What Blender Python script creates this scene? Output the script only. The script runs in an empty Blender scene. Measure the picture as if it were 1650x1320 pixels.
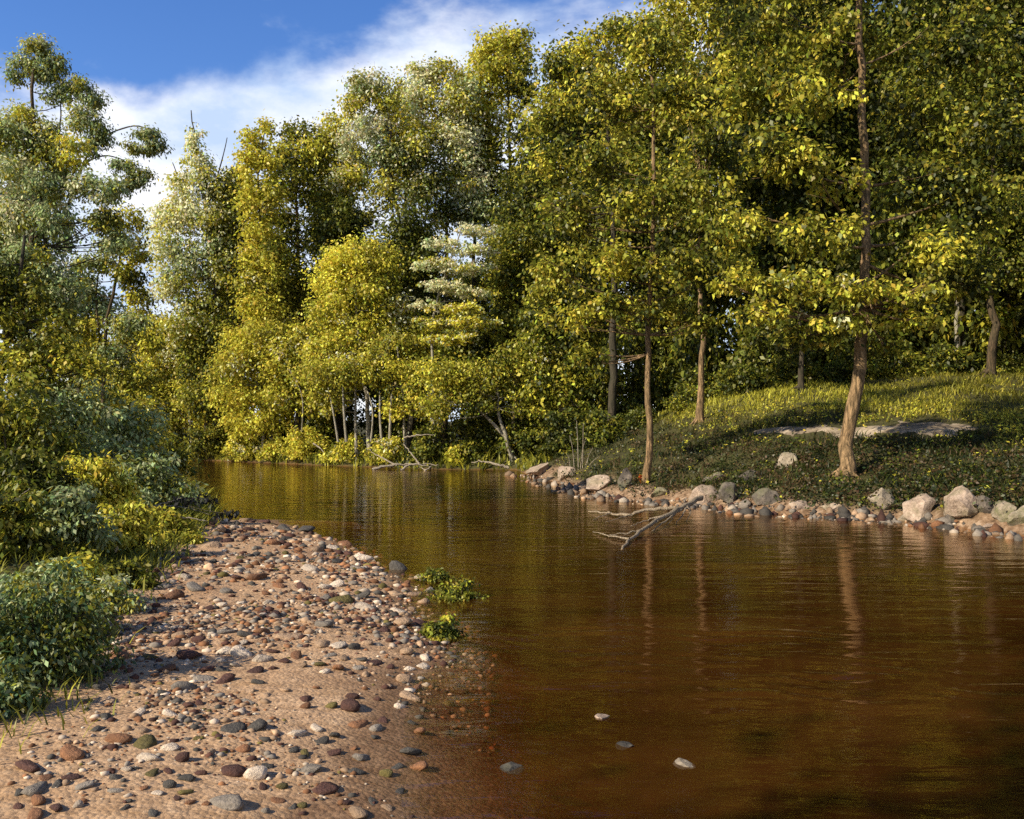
import bpy, bmesh, math, random
import numpy as np
from mathutils import Vector

S = bpy.context.scene
C = S.collection
PI = math.pi
H_CAM = 1.9            # eye height above the water
FPX = 1429.0           # focal length in photograph pixels (1650 wide)
CX, HZ = 825.0, 690.0  # horizon row of the photograph

# ------------------------------------------------------------------ camera
cd = bpy.data.cameras.new('camera'); cam = bpy.data.objects.new('camera', cd); C.objects.link(cam)
cam.location = (0, 0, H_CAM); cam.rotation_euler = (PI/2, 0, 0)
cd.sensor_fit = 'HORIZONTAL'; cd.sensor_width = 36.0; cd.lens = 36.0*FPX/1650.0
cd.shift_y = 30.0/1650.0
cd.clip_start = 0.05; cd.clip_end = 3000
S.camera = cam

# ------------------------------------------------------------------ sky
SUN_EL, SUN_AZ = math.radians(34), math.radians(238)     # azimuth clockwise from +Y
w = bpy.data.worlds.new('World'); S.world = w; w.use_nodes = True
nt = w.node_tree; nt.nodes.clear()
N = nt.nodes.new; LK = nt.links.new
def _in(nt, n, k, v):
    if hasattr(v, 'is_output'): nt.links.new(v, n.inputs[k])
    else: n.inputs[k].default_value = v
def mnode(nt, op, a, b=None, c=None, clamp=False):
    n = nt.nodes.new('ShaderNodeMath'); n.operation = op; n.use_clamp = clamp
    _in(nt, n, 0, a)
    if b is not None: _in(nt, n, 1, b)
    if c is not None: _in(nt, n, 2, c)
    return n.outputs[0]
sky = N('ShaderNodeTexSky'); sky.sky_type = 'NISHITA'; sky.sun_disc = False
sky.sun_elevation = SUN_EL; sky.sun_rotation = SUN_AZ
sky.altitude = 0; sky.air_density = 1.0; sky.dust_density = 0.15; sky.ozone_density = 4.0
hs = N('ShaderNodeHueSaturation'); hs.inputs['Saturation'].default_value = 1.2; hs.inputs['Hue'].default_value = 0.512; hs.inputs['Value'].default_value = 1.02
LK(sky.outputs[0], hs.inputs['Color'])
bg1 = N('ShaderNodeBackground'); LK(hs.outputs[0], bg1.inputs[0]); bg1.inputs[1].default_value = 0.115
tc = N('ShaderNodeTexCoord')
mp = N('ShaderNodeMapping'); LK(tc.outputs['Generated'], mp.inputs[0])
mp.inputs['Location'].default_value = (1.5658, -1.2127, 7.1731); mp.inputs['Scale'].default_value = (1, 1, 1.9)
n1 = N('ShaderNodeTexNoise'); LK(mp.outputs[0], n1.inputs['Vector'])
n1.inputs['Scale'].default_value = 2.2; n1.inputs['Detail'].default_value = 9; n1.inputs['Roughness'].default_value = 0.56
n1.inputs['Distortion'].default_value = 0.25
sx = N('ShaderNodeSeparateXYZ'); LK(tc.outputs['Generated'], sx.inputs[0])
bias = mnode(nt, 'MULTIPLY', mnode(nt, 'SUBTRACT', 0.425, sx.outputs[2]), 1.3)
den = mnode(nt, 'ADD', n1.outputs[0], bias)
mr = N('ShaderNodeMapRange'); mr.interpolation_type = 'SMOOTHSTEP'; LK(den, mr.inputs[0])
mr.inputs[1].default_value = 0.455; mr.inputs[2].default_value = 0.60
mr.inputs[3].default_value = 0.0; mr.inputs[4].default_value = 0.92
n2 = N('ShaderNodeTexNoise'); LK(mp.outputs[0], n2.inputs['Vector'])
n2.inputs['Scale'].default_value = 6.5; n2.inputs['Detail'].default_value = 8; n2.inputs['Roughness'].default_value = 0.6
cr = N('ShaderNodeValToRGB'); LK(n2.outputs[0], cr.inputs[0])
cr.color_ramp.elements[0].position = 0.36; cr.color_ramp.elements[0].color = (0.48, 0.60, 0.80, 1)
cr.color_ramp.elements[1].position = 0.62; cr.color_ramp.elements[1].color = (0.92, 0.92, 0.94, 1)
bg2 = N('ShaderNodeBackground'); LK(cr.outputs[0], bg2.inputs[0]); bg2.inputs[1].default_value = 0.80
mxs = N('ShaderNodeMixShader'); LK(mr.outputs[0], mxs.inputs[0]); LK(bg1.outputs[0], mxs.inputs[1]); LK(bg2.outputs[0], mxs.inputs[2])
ow = N('ShaderNodeOutputWorld'); LK(mxs.outputs[0], ow.inputs[0])

# ------------------------------------------------------------------ sun
sl = bpy.data.lights.new('sun', 'SUN'); sl.energy = 5.0; sl.angle = math.radians(0.55); sl.color = (1.0, 0.91, 0.75)
so = bpy.data.objects.new('sun', sl); C.objects.link(so)
sd = Vector((math.sin(SUN_AZ)*math.cos(SUN_EL), math.cos(SUN_AZ)*math.cos(SUN_EL), math.sin(SUN_EL)))
so.rotation_euler = (-sd).to_track_quat('-Z', 'Y').to_euler(); so.location = sd*60
vs = S.view_settings; vs.view_transform = 'Standard'; vs.look = 'None'; vs.exposure = 0.70; vs.gamma = 1.0; vs.use_curve_mapping = False
S.render.engine = 'CYCLES'
S.cycles.max_bounces = 6; S.cycles.diffuse_bounces = 2; S.cycles.glossy_bounces = 3; S.cycles.transmission_bounces = 3
S.cycles.transparent_max_bounces = 8; S.cycles.volume_bounces = 0
S.cycles.use_denoising = False; S.cycles.use_adaptive_sampling = False; S.cycles.sample_clamp_indirect = 4.0

# ------------------------------------------------------------------ helpers
rng = np.random.default_rng(7)
def P(px, py, Y):
    return np.array([(px-CX)/FPX*Y, Y, H_CAM+(HZ-py)/FPX*Y])
class MB:
    def __init__(s): s.v=[]; s.q=[]; s.t=[]; s.c=[]; s.n=0
    def add(s, v, q=None, t=None, col=None):
        v = np.asarray(v, float)
        if q is not None and len(q): s.q.append(np.asarray(q)+s.n)
        if t is not None and len(t): s.t.append(np.asarray(t)+s.n)
        s.v.append(v); s.n += len(v)
        if col is not None: s.c.append(np.broadcast_to(np.asarray(col, float), (len(v), 3)))
    def mesh(s, name, mat, origin=(0,0,0), smooth=False):
        me = bpy.data.meshes.new(name)
        V = np.concatenate(s.v) - np.asarray(origin)
        q = np.concatenate(s.q) if s.q else np.zeros((0,4), int); t = np.concatenate(s.t) if s.t else np.zeros((0,3), int)
        me.vertices.add(len(V)); me.vertices.foreach_set('co', V.astype(np.float32).ravel())
        loops = np.concatenate([q.ravel(), t.ravel()]).astype(np.int32)
        me.loops.add(len(loops)); me.loops.foreach_set('vertex_index', loops)
        st = np.concatenate([np.arange(len(q))*4, len(q)*4+np.arange(len(t))*3]).astype(np.int32)
        me.polygons.add(len(st)); me.polygons.foreach_set('loop_start', st)
        if smooth: me.polygons.foreach_set('use_smooth', np.ones(len(st), bool))
        if s.c:
            a = me.color_attributes.new('tint', 'FLOAT_COLOR', 'POINT')
            c4 = np.ones((len(V), 4), np.float32); c4[:, :3] = np.concatenate(s.c); a.data.foreach_set('color', c4.ravel())
        me.update(calc_edges=True); me.validate()
        me.materials.append(mat)
        return me
    def build(s, name, mat, parent=None, origin=(0,0,0), smooth=False):
        o = bpy.data.objects.new(name, s.mesh(name, mat, origin, smooth)); C.objects.link(o)
        if parent is not None: o.parent = parent
        else: o.location = origin
        return o
def tag(o, label=None, cat=None, group=None, kind=None):
    if label: o['label'] = label
    if cat: o['category'] = cat
    if group: o['group'] = group
    if kind: o['kind'] = kind
    return o
def empty(name, loc, label, cat, group=None):
    o = bpy.data.objects.new(name, None); o.location = tuple(loc); o.empty_display_size = 0.2; C.objects.link(o)
    return tag(o, label, cat, group)
def copy_tree(o, parent=None):
    c = o.copy(); C.objects.link(c); c.parent = parent
    for ch in o.children: copy_tree(ch, c)
    return c
def norm(a): return a/np.maximum(np.linalg.norm(a, axis=-1, keepdims=True), 1e-9)
def resample(pts, n):
    pts = np.asarray(pts, float)
    if len(pts) == 2:
        return pts[0]+(pts[1]-pts[0])*np.linspace(0, 1, n)[:, None]
    seg = np.linalg.norm(np.diff(pts, axis=0), axis=1); s = np.concatenate([[0], np.cumsum(seg)])
    ext = np.vstack([2*pts[0]-pts[1], pts, 2*pts[-1]-pts[-2]])
    out = []
    for u in np.linspace(0, s[-1]*0.99999, n):
        i = min(np.searchsorted(s, u, side='right')-1, len(pts)-2); t = (u-s[i])/max(seg[i], 1e-9)
        p0, p1, p2, p3 = ext[i:i+4]
        out.append(0.5*((2*p1)+(-p0+p2)*t+(2*p0-5*p1+4*p2-p3)*t*t+(-p0+3*p1-3*p2+p3)*t**3))
    return np.array(out)
def tube(mb, pts, rad, sides=8, rough=0.0, col=None, cap=True):
    pts = np.asarray(pts, float); n = len(pts); rad = np.broadcast_to(rad, (n,))
    tan = norm(np.gradient(pts, axis=0))
    ref = np.array([0.31, 0.9, 0.12]) if abs(tan[:, 1]).mean() < 0.8 else np.array([1.0, 0, 0.1])
    a = norm(np.cross(tan, ref)); b = np.cross(tan, a)
    th = np.linspace(0, 2*PI, sides, endpoint=False)
    r = rad[:, None]*(1+rough*rng.normal(size=(n, sides)))
    v = pts[:, None]+a[:, None]*(np.cos(th)*r)[..., None]+b[:, None]*(np.sin(th)*r)[..., None]
    i = np.arange(n-1)[:, None]*sides; j = np.arange(sides)[None]; k = (j+1) % sides
    q = np.stack([i+j, i+k, i+sides+k, i+sides+j], -1).reshape(-1, 4)
    v = v.reshape(-1, 3); t = None
    if cap:
        v = np.vstack([v, pts[-1]+tan[-1]*rad[-1]*0.6]); L = (n-1)*sides
        t = np.stack([L+np.arange(sides), L+(np.arange(sides)+1) % sides, np.full(sides, n*sides)], -1)
    mb.add(v, q, t, col)

# ------------------------------------------------------------------ materials
def material(name):
    m = bpy.data.materials.new(name); m.use_nodes = True; m.node_tree.nodes.clear()
    out = m.node_tree.nodes.new('ShaderNodeOutputMaterial'); return m, m.node_tree, out
def noise(nt, scale, detail=4, rough=0.55, vec=None, dist=0.0):
    n = nt.nodes.new('ShaderNodeTexNoise'); n.inputs['Scale'].default_value = scale; n.inputs['Detail'].default_value = detail
    n.inputs['Roughness'].default_value = rough; n.inputs['Distortion'].default_value = dist
    if vec is not None: nt.links.new(vec, n.inputs['Vector'])
    return n
def ramp(nt, fac, stops):
    r = nt.nodes.new('ShaderNodeValToRGB'); nt.links.new(fac, r.inputs[0]); e = r.color_ramp.elements
    while len(e) < len(stops): e.new(0.5)
    for k, (p, c) in enumerate(stops): e[k].position = p; e[k].color = (*c, 1)
    return r.outputs[0]
def mixc(nt, fac, a, b, mode='MIX'):
    n = nt.nodes.new('ShaderNodeMix'); n.data_type = 'RGBA'; n.blend_type = mode
    for k, v in ((0, fac), (6, a), (7, b)):
        if hasattr(v, 'is_output'): nt.links.new(v, n.inputs[k])
        else: n.inputs[k].default_value = v if k == 0 else (*v, 1)
    return n.outputs[2]
def coords(nt, kind='Object', scale=None):
    t = nt.nodes.new('ShaderNodeTexCoord'); o = t.outputs[kind]
    if scale:
        m = nt.nodes.new('ShaderNodeMapping'); m.inputs['Scale'].default_value = scale; nt.links.new(o, m.inputs[0]); o = m.outputs[0]
    return o
def bump(nt, h, strength, dist, normal=None):
    b = nt.nodes.new('ShaderNodeBump'); b.inputs['Strength'].default_value = strength; b.inputs['Distance'].default_value = dist
    nt.links.new(h, b.inputs['Height'])
    if normal is not None: nt.links.new(normal, b.inputs['Normal'])
    return b.outputs[0]
def principled(nt, out, col, rough=0.85, normal=None, spec=0.3):
    p = nt.nodes.new('ShaderNodeBsdfPrincipled')
    if hasattr(col, 'is_output'): nt.links.new(col, p.inputs['Base Color'])
    else: p.inputs['Base Color'].default_value = (*col, 1)
    if hasattr(rough, 'is_output'): nt.links.new(rough, p.inputs['Roughness'])
    else: p.inputs['Roughness'].default_value = rough
    p.inputs['Specular IOR Level'].default_value = spec
    if normal is not None: nt.links.new(normal, p.inputs['Normal'])
    nt.links.new(p.outputs[0], out.inputs[0]); return p

def leaf_material():
    m, nt, out = material('leaves')
    at = nt.nodes.new('ShaderNodeAttribute'); at.attribute_name = 'tint'
    oi = nt.nodes.new('ShaderNodeObjectInfo')
    hsv = nt.nodes.new('ShaderNodeHueSaturation'); nt.links.new(at.outputs['Color'], hsv.inputs['Color'])
    v = nt.nodes.new('ShaderNodeMapRange'); nt.links.new(oi.outputs['Random'], v.inputs[0]); v.inputs[3].default_value = 0.85; v.inputs[4].default_value = 1.15
    nt.links.new(v.outputs[0], hsv.inputs['Value'])
    d = nt.nodes.new('ShaderNodeBsdfDiffuse'); nt.links.new(hsv.outputs[0], d.inputs[0])
    t = nt.nodes.new('ShaderNodeBsdfTranslucent'); nt.links.new(hsv.outputs[0], t.inputs[0])
    mx = nt.nodes.new('ShaderNodeMixShader'); mx.inputs[0].default_value = 0.42
    nt.links.new(d.outputs[0], mx.inputs[1]); nt.links.new(t.outputs[0], mx.inputs[2])
    g = nt.nodes.new('ShaderNodeBsdfGlossy'); g.inputs['Roughness'].default_value = 0.45; g.inputs[0].default_value = (0.8, 0.8, 0.7, 1)
    m2 = nt.nodes.new('ShaderNodeMixShader'); m2.inputs[0].default_value = 0.02
    nt.links.new(mx.outputs[0], m2.inputs[1]); nt.links.new(g.outputs[0], m2.inputs[2])
    nt.links.new(m2.outputs[0], out.inputs[0]); return m
M_LEAF = leaf_material()
def bark_material(name, dark, light, vscale=1.0):
    m, nt, out = material(name)
    co = coords(nt, 'Object', (6*vscale, 6*vscale, 1.1*vscale))
    n = noise(nt, 3.0, 7, 0.65, co, 0.6); n2 = noise(nt, 1.3, 3, 0.5, coords(nt, 'Object'))
    c = ramp(nt, n.outputs[0], [(0.38, dark), (0.52, tuple(0.6*a+0.4*b for a, b in zip(dark, light))), (0.66, light)])
    c = mixc(nt, mnode(nt, 'MULTIPLY', n2.outputs[0], 0.5), c, (0.05, 0.06, 0.02))
    principled(nt, out, c, 0.9, bump(nt, n.outputs[0], 1.0, 0.07)); return m
M_BARK = bark_material('bark', (0.03, 0.018, 0.011), (0.16, 0.095, 0.05))
M_BARKW = bark_material('bark_warm', (0.075, 0.040, 0.018), (0.52, 0.32, 0.155))
M_BARKD = bark_material('bark_dark', (0.02, 0.013, 0.010), (0.09, 0.06, 0.04))
M_PALE = bark_material('bark_pale', (0.22, 0.18, 0.12), (0.60, 0.54, 0.42), 1.6)
M_DRIFT = bark_material('drift_wood', (0.24, 0.16, 0.10), (0.66, 0.53, 0.36), 2.5)
M_DEAD = bark_material('dead_wood', (0.26, 0.20, 0.14), (0.66, 0.56, 0.42), 2.5)

def rock_material(name, a, b, c, moss=0.0):
    m, nt, out = material(name)
    co = coords(nt, 'Object'); oi = nt.nodes.new('ShaderNodeObjectInfo')
    ad = nt.nodes.new('ShaderNodeVectorMath'); ad.operation = 'MULTIPLY_ADD'
    nt.links.new(oi.outputs['Location'], ad.inputs[0]); ad.inputs[1].default_value = (1, 1, 1); nt.links.new(co, ad.inputs[2])
    n = noise(nt, 5, 8, 0.65, ad.outputs[0], 0.4); n2 = noise(nt, 22, 6, 0.7, ad.outputs[0])
    col = ramp(nt, n.outputs[0], [(0.30, a), (0.5, b), (0.7, c)])
    col = mixc(nt, 0.45, col, ramp(nt, n2.outputs[0], [(0.3, a), (0.7, c)]))
    if moss:
        n3 = noise(nt, 2.6, 5, 0.6, ad.outputs[0])
        f = mnode(nt, 'MULTIPLY', ramp(nt, n3.outputs[0], [(0.48, (0,0,0)), (0.62, (1,1,1))]), moss)
        col = mixc(nt, f, col, (0.10, 0.11, 0.03))
    hsum = mnode(nt, 'ADD', n.outputs[0], mnode(nt, 'MULTIPLY', n2.outputs[0], 0.35))
    principled(nt, out, col, 0.82, bump(nt, hsum, 0.8, 0.06)); return m
M_ROCK = rock_material('bank_rock', (0.055, 0.034, 0.022), (0.29, 0.20, 0.135), (0.54, 0.42, 0.31), 0.3)
M_ROCKD = rock_material('dark_rock', (0.03, 0.025, 0.02), (0.08, 0.065, 0.05), (0.20, 0.16, 0.12), 0.35)
M_ROCKW = rock_material('wet_rock', (0.012, 0.010, 0.008), (0.03, 0.025, 0.018), (0.10, 0.085, 0.065), 0.2)
M_ROCKG = rock_material('grey_rock', (0.045, 0.036, 0.022), (0.21, 0.165, 0.11), (0.42, 0.34, 0.24), 0.6)

def stone_material(name, base, spread=0.35):
    m, nt, out = material(name)
    co = coords(nt, 'Object'); oi = nt.nodes.new('ShaderNodeObjectInfo')
    n = noise(nt, 4.0, 6, 0.65, co)
    lo = tuple(x*(1-spread) for x in base); hi = tuple(min(x*(1+spread), 0.8) for x in base)
    col = ramp(nt, n.outputs[0], [(0.3, lo), (0.7, hi)])
    hsv = nt.nodes.new('ShaderNodeHueSaturation'); nt.links.new(col, hsv.inputs['Color'])
    mr = nt.nodes.new('ShaderNodeMapRange'); nt.links.new(oi.outputs['Random'], mr.inputs[0]); mr.inputs[3].default_value = 0.7; mr.inputs[4].default_value = 1.3
    nt.links.new(mr.outputs[0], hsv.inputs['Value'])
    principled(nt, out, hsv.outputs[0], 0.7, bump(nt, n.outputs[0], 0.5, 0.15), 0.35); return m
STONE_COLS = {'slate': (0.062, 0.053, 0.041), 'grey': (0.20, 0.165, 0.125), 'cream': (0.47, 0.37, 0.265), 'maroon': (0.072, 0.030, 0.018),
              'rust': (0.19, 0.085, 0.035), 'tan': (0.31, 0.20, 0.115), 'olive': (0.11, 0.085, 0.02)}
M_STONE = {k: stone_material('stone_'+k, v) for k, v in STONE_COLS.items()}

def attr_material(name, rough=0.85):
    m, nt, out = material(name)
    at = nt.nodes.new('ShaderNodeAttribute'); at.attribute_name = 'tint'
    n = noise(nt, 30, 3, 0.6, coords(nt, 'Object'))
    col = mixc(nt, 1.0, at.outputs['Color'], ramp(nt, n.outputs[0], [(0.3, (0.7, 0.7, 0.7)), (0.7, (1.2, 1.2, 1.2))]), 'MULTIPLY')
    principled(nt, out, col, rough); return m
M_TINT = attr_material('gravel_bits')

def sand_material():
    m, nt, out = material('gravel_sand')
    co = coords(nt, 'Object')
    n1 = noise(nt, 0.55, 5, 0.6, co, 0.5); n2 = noise(nt, 7, 8, 0.7, co)
    st = coords(nt, 'Object', (3, 12, 6)); n3 = noise(nt, 1.2, 6, 0.65, st)
    vo = nt.nodes.new('ShaderNodeTexVoronoi'); vo.inputs['Scale'].default_value = 38; nt.links.new(co, vo.inputs['Vector'])
    sepv = nt.nodes.new('ShaderNodeSeparateColor'); nt.links.new(vo.outputs['Color'], sepv.inputs[0])
    c = ramp(nt, n1.outputs[0], [(0.34, (0.31, 0.17, 0.075)), (0.5, (0.48, 0.295, 0.14)), (0.64, (0.57, 0.37, 0.195))])
    c = mixc(nt, 0.5, c, ramp(nt, n2.outputs[0], [(0.32, (0.16, 0.08, 0.035)), (0.5, (0.38, 0.225, 0.11)), (0.68, (0.55, 0.38, 0.22))]))
    c = mixc(nt, 0.3, c, ramp(nt, n3.outputs[0], [(0.35, (0.16, 0.08, 0.04)), (0.66, (0.46, 0.32, 0.22))]))
    pv = mixc(nt, 1.0, c, ramp(nt, sepv.outputs[0], [(0.0, (0.74, 0.72, 0.70)), (1.0, (1.15, 1.15, 1.15))]), 'MULTIPLY')
    hh = mnode(nt, 'ADD', n2.outputs[0], mnode(nt, 'MULTIPLY', vo.outputs['Distance'], -0.3))
    sz = nt.nodes.new('ShaderNodeSeparateXYZ'); nt.links.new(co, sz.inputs[0])      # damp where the sand is just above the water
    wet = nt.nodes.new('ShaderNodeMapRange'); wet.interpolation_type = 'SMOOTHSTEP'
    nt.links.new(mnode(nt, 'ADD', sz.outputs[2], mnode(nt, 'MULTIPLY', mnode(nt, 'SUBTRACT', n1.outputs[0], 0.5), 0.12)), wet.inputs[0])
    wet.inputs[1].default_value = 0.015; wet.inputs[2].default_value = 0.085; wet.inputs[3].default_value = 1.0; wet.inputs[4].default_value = 0.0
    pv = mixc(nt, mnode(nt, 'MULTIPLY', wet.outputs[0], 0.75), pv, mixc(nt, 1.0, pv, (0.30, 0.24, 0.18), 'MULTIPLY'))
    principled(nt, out, pv, mnode(nt, 'SUBTRACT', 0.92, mnode(nt, 'MULTIPLY', wet.outputs[0], 0.5)), bump(nt, hh, 0.8, 0.03)); return m
M_SAND = sand_material()

def ground_material():
    m, nt, out = material('earth')
    co = coords(nt, 'Object')
    n1 = noise(nt, 0.5, 6, 0.6, co); n2 = noise(nt, 6, 7, 0.7, co)
    land = ramp(nt, n1.outputs[0], [(0.35, (0.030, 0.028, 0.012)), (0.52, (0.050, 0.050, 0.014)), (0.7, (0.085, 0.07, 0.025))])
    land = mixc(nt, 0.5, land, ramp(nt, n2.outputs[0], [(0.3, (0.018, 0.016, 0.008)), (0.7, (0.10, 0.085, 0.03))]))
    sand = ramp(nt, n2.outputs[0], [(0.34, (0.06, 0.035, 0.018)), (0.5, (0.20, 0.125, 0.07)), (0.68, (0.36, 0.26, 0.17))])
    bed = ramp(nt, n1.outputs[0], [(0.35, (0.09, 0.042, 0.014)), (0.5, (0.16, 0.078, 0.026)), (0.66, (0.26, 0.14, 0.05))])
    bed = mixc(nt, 0.4, bed, ramp(nt, n2.outputs[0], [(0.35, (0.05, 0.022, 0.008)), (0.65, (0.26, 0.13, 0.045))]))
    at = nt.nodes.new('ShaderNodeAttribute'); at.attribute_name = 'tint'      # r: strip of shore sand, g: river bed
    sep = nt.nodes.new('ShaderNodeSeparateColor'); nt.links.new(at.outputs['Color'], sep.inputs[0])
    c = mixc(nt, sep.outputs[0], land, sand); c = mixc(nt, sep.outputs[1], c, bed)
    principled(nt, out, c, 0.95, bump(nt, n2.outputs[0], 0.7, 0.06), 0.15); return m
M_EARTH = ground_material()

def path_material():
    m, nt, out = material('path_dirt')
    co = coords(nt, 'Object', (0.6, 2.2, 1))
    n1 = noise(nt, 1.4, 7, 0.7, co); n2 = noise(nt, 11, 5, 0.7, co)
    c = ramp(nt, n1.outputs[0], [(0.34, (0.07, 0.05, 0.03)), (0.5, (0.22, 0.165, 0.105)), (0.68, (0.40, 0.32, 0.22))])
    principled(nt, out, c, 0.95, bump(nt, n2.outputs[0], 0.6, 0.04)); return m
M_PATH = path_material()

def water_material():
    m, nt, out = material('river_water')
    co = coords(nt, 'Object')
    st = coords(nt, 'Object', (0.55, 1.9, 1.0))
    a = noise(nt, 1.5, 3, 0.5, st, 0.4); b = noise(nt, 6.0, 3, 0.55, st, 0.6); ru = noise(nt, 0.16, 3, 0.5, co, 0.8)
    ruf = ramp(nt, ru.outputs[0], [(0.45, (0.35, 0.35, 0.35)), (0.66, (1.3, 1.3, 1.3))])
    h = mnode(nt, 'ADD', mnode(nt, 'MULTIPLY', a.outputs[0], 0.016), mnode(nt, 'MULTIPLY', mnode(nt, 'MULTIPLY', b.outputs[0], 0.0045), ruf))
    nrm = bump(nt, h, 1.0, 1.0)
    ge = nt.nodes.new('ShaderNodeNewGeometry'); dt = nt.nodes.new('ShaderNodeVectorMath'); dt.operation = 'DOT_PRODUCT'
    nt.links.new(ge.outputs['Incoming'], dt.inputs[0]); nt.links.new(nrm, dt.inputs[1])
    fz = mnode(nt, 'POWER', mnode(nt, 'SUBTRACT', 1.0, mnode(nt, 'ABSOLUTE', dt.outputs['Value']), clamp=True), 5)
    fres = mnode(nt, 'MULTIPLY_ADD', fz, 0.98, 0.02)
    gl = nt.nodes.new('ShaderNodeBsdfGlossy'); gl.inputs['Roughness'].default_value = 0.07; nt.links.new(nrm, gl.inputs['Normal'])
    gl.inputs[0].default_value = (0.97, 0.84, 0.68, 1)
    tr = nt.nodes.new('ShaderNodeBsdfTransparent'); tr.inputs[0].default_value = (1, 1, 1, 1)
    mud = noise(nt, 0.6, 5, 0.6, coords(nt, 'Object', (0.5, 1.6, 1)), 0.5)
    df = nt.nodes.new('ShaderNodeBsdfDiffuse')
    nt.links.new(ramp(nt, mud.outputs[0], [(0.35, (0.034, 0.0100, 0.0018)), (0.65, (0.078, 0.026, 0.005))]), df.inputs[0])
    m1 = nt.nodes.new('ShaderNodeMixShader')
    dp = nt.nodes.new('ShaderNodeAttribute'); dp.attribute_name = 'tint'; nt.links.new(dp.outputs['Fac'], m1.inputs[0])
    nt.links.new(tr.outputs[0], m1.inputs[1]); nt.links.new(df.outputs[0], m1.inputs[2])
    m2 = nt.nodes.new('ShaderNodeMixShader'); nt.links.new(fres, m2.inputs[0])
    nt.links.new(m1.outputs[0], m2.inputs[1]); nt.links.new(gl.outputs[0], m2.inputs[2])
    nt.links.new(m2.outputs[0], out.inputs['Surface'])
    va = nt.nodes.new('ShaderNodeVolumeAbsorption'); va.inputs['Color'].default_value = (0.72, 0.40, 0.12, 1); va.inputs['Density'].default_value = 3.6
    nt.links.new(va.outputs[0], out.inputs['Volume']); return m
M_WATER = water_material()

# ------------------------------------------------------------------ terrain
RIVER = np.array([(-3.6,-60),(-3.0,-4),(-2.9,0),(-2.75,4.7),(-2.65,5.2),(-2.85,5.9),(-3.5,7.5),(-3.95,9.4),(-5.2,14.3),(-6.0,17.8),(-8.6,24.7),(-14,31),(-28,38),(-90,46),
                  (-90,72),(-34,60),(-20,54),(-10,45.5),(-3.5,41),(0.14,40.5),(0.7,36),(2.0,27.2),(2.9,23.8),(4.6,21.8),(6.0,19.5),(8.0,18.3),(9.1,15.9),(11.5,11),(13.5,4),(15,-60)], float)
def lsin(x, y, s, ph=0.0):
    return (np.sin(x*1.3*s+1.7*np.sin(y*0.7*s+ph))+np.sin(y*1.1*s+1.3*np.sin(x*0.9*s+2*ph))+0.5*np.sin((x+y)*2.3*s+ph))/2.5
def river_dist(x, y):
    """signed distance to the river's edge, positive on land"""
    x = np.asarray(x, float); y = np.asarray(y, float)
    p = np.stack([x, y], -1); best = np.full(x.shape, 1e9); inside = np.zeros(x.shape, bool)
    A = RIVER; B = np.roll(RIVER, -1, 0)
    for a, b in zip(A, B):
        ab = b-a; t = np.clip(((p-a)@ab)/(ab@ab), 0, 1)
        best = np.minimum(best, np.linalg.norm(p-a-t[..., None]*ab, axis=-1))
        cond = (a[1] > y) != (b[1] > y)
        xi = a[0]+(y-a[1])/(b[1]-a[1]+1e-12)*(b[0]-a[0])
        inside ^= cond & (x < xi)
    return np.where(inside, -best, best)
def gz(x, y):
    x = np.asarray(x, float); y = np.asarray(y, float)
    d = river_dist(x, y)+0.12*lsin(x, y, 2.1, 0.4)
    right = 1/(1+np.exp(-(x-0.02*y+0.5)*0.8))*(1/(1+np.exp(-(52-y+x*0.4)*0.3)))
    left = (1/(1+np.exp((x+1.5)*2)))*(1/(1+np.exp((y-36+x*0.2)*0.4)))
    slope = 0.05+0.145*right*(1-0.35*np.clip((x-10)/12, 0, 1))+0.02*left
    lip = 0.38+0.07*right+0.12*left
    dd = np.maximum(d, 0)
    knoll = 1.25*np.clip((dd-1.2)/7, 0, 1)*np.exp(-(np.minimum(x-9, 0)/8.5)**2-((y-37)/10)**2)*(1-0.15*np.clip((x-11)/9, 0, 1))
    land = knoll+lip*(1-np.exp(-dd/0.75))+slope*70*(1-np.exp(-dd/70))+0.15*np.minimum(dd, 1)*lsin(x, y, 0.7, 1.1)+0.06*np.minimum(dd, 1)*lsin(x, y, 3.3)
    bed = -0.05-0.75*(1-np.exp(np.minimum(d, 0)/3.2))+0.03*lsin(x, y, 1.9)*np.minimum(-np.minimum(d, 0), 1)
    return np.where(d > 0, land-0.05, bed)
def gz1(x, y): return float(gz(np.array([x]), np.array([y]))[0])
def G(px, py, y0=4.0, y1=90.0, n=1800):
    """the point of the ground seen at a pixel"""
    Y = np.linspace(y0, y1, n); X = (px-CX)/FPX*Y; Z = H_CAM+(HZ-py)/FPX*Y
    hit = np.nonzero(np.maximum(gz(X, Y), -0.02) >= Z)[0]
    i = hit[0] if len(hit) else n-1
    return np.array([X[i], Y[i], max(float(gz1(X[i], Y[i])), 0.0)])
def grid_axis(lo, hi, f0, f1, fine, coarse):
    a = [f0]
    st = fine
    while a[-1] < f1: a.append(a[-1]+fine)
    while a[-1] < hi: st *= 1.16; a.append(a[-1]+min(st, coarse))
    b = [f0]; st = fine
    while b[-1] > lo: st *= 1.16; b.append(b[-1]-min(st, coarse))
    return np.array(b[::-1][:-1]+a)
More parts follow.
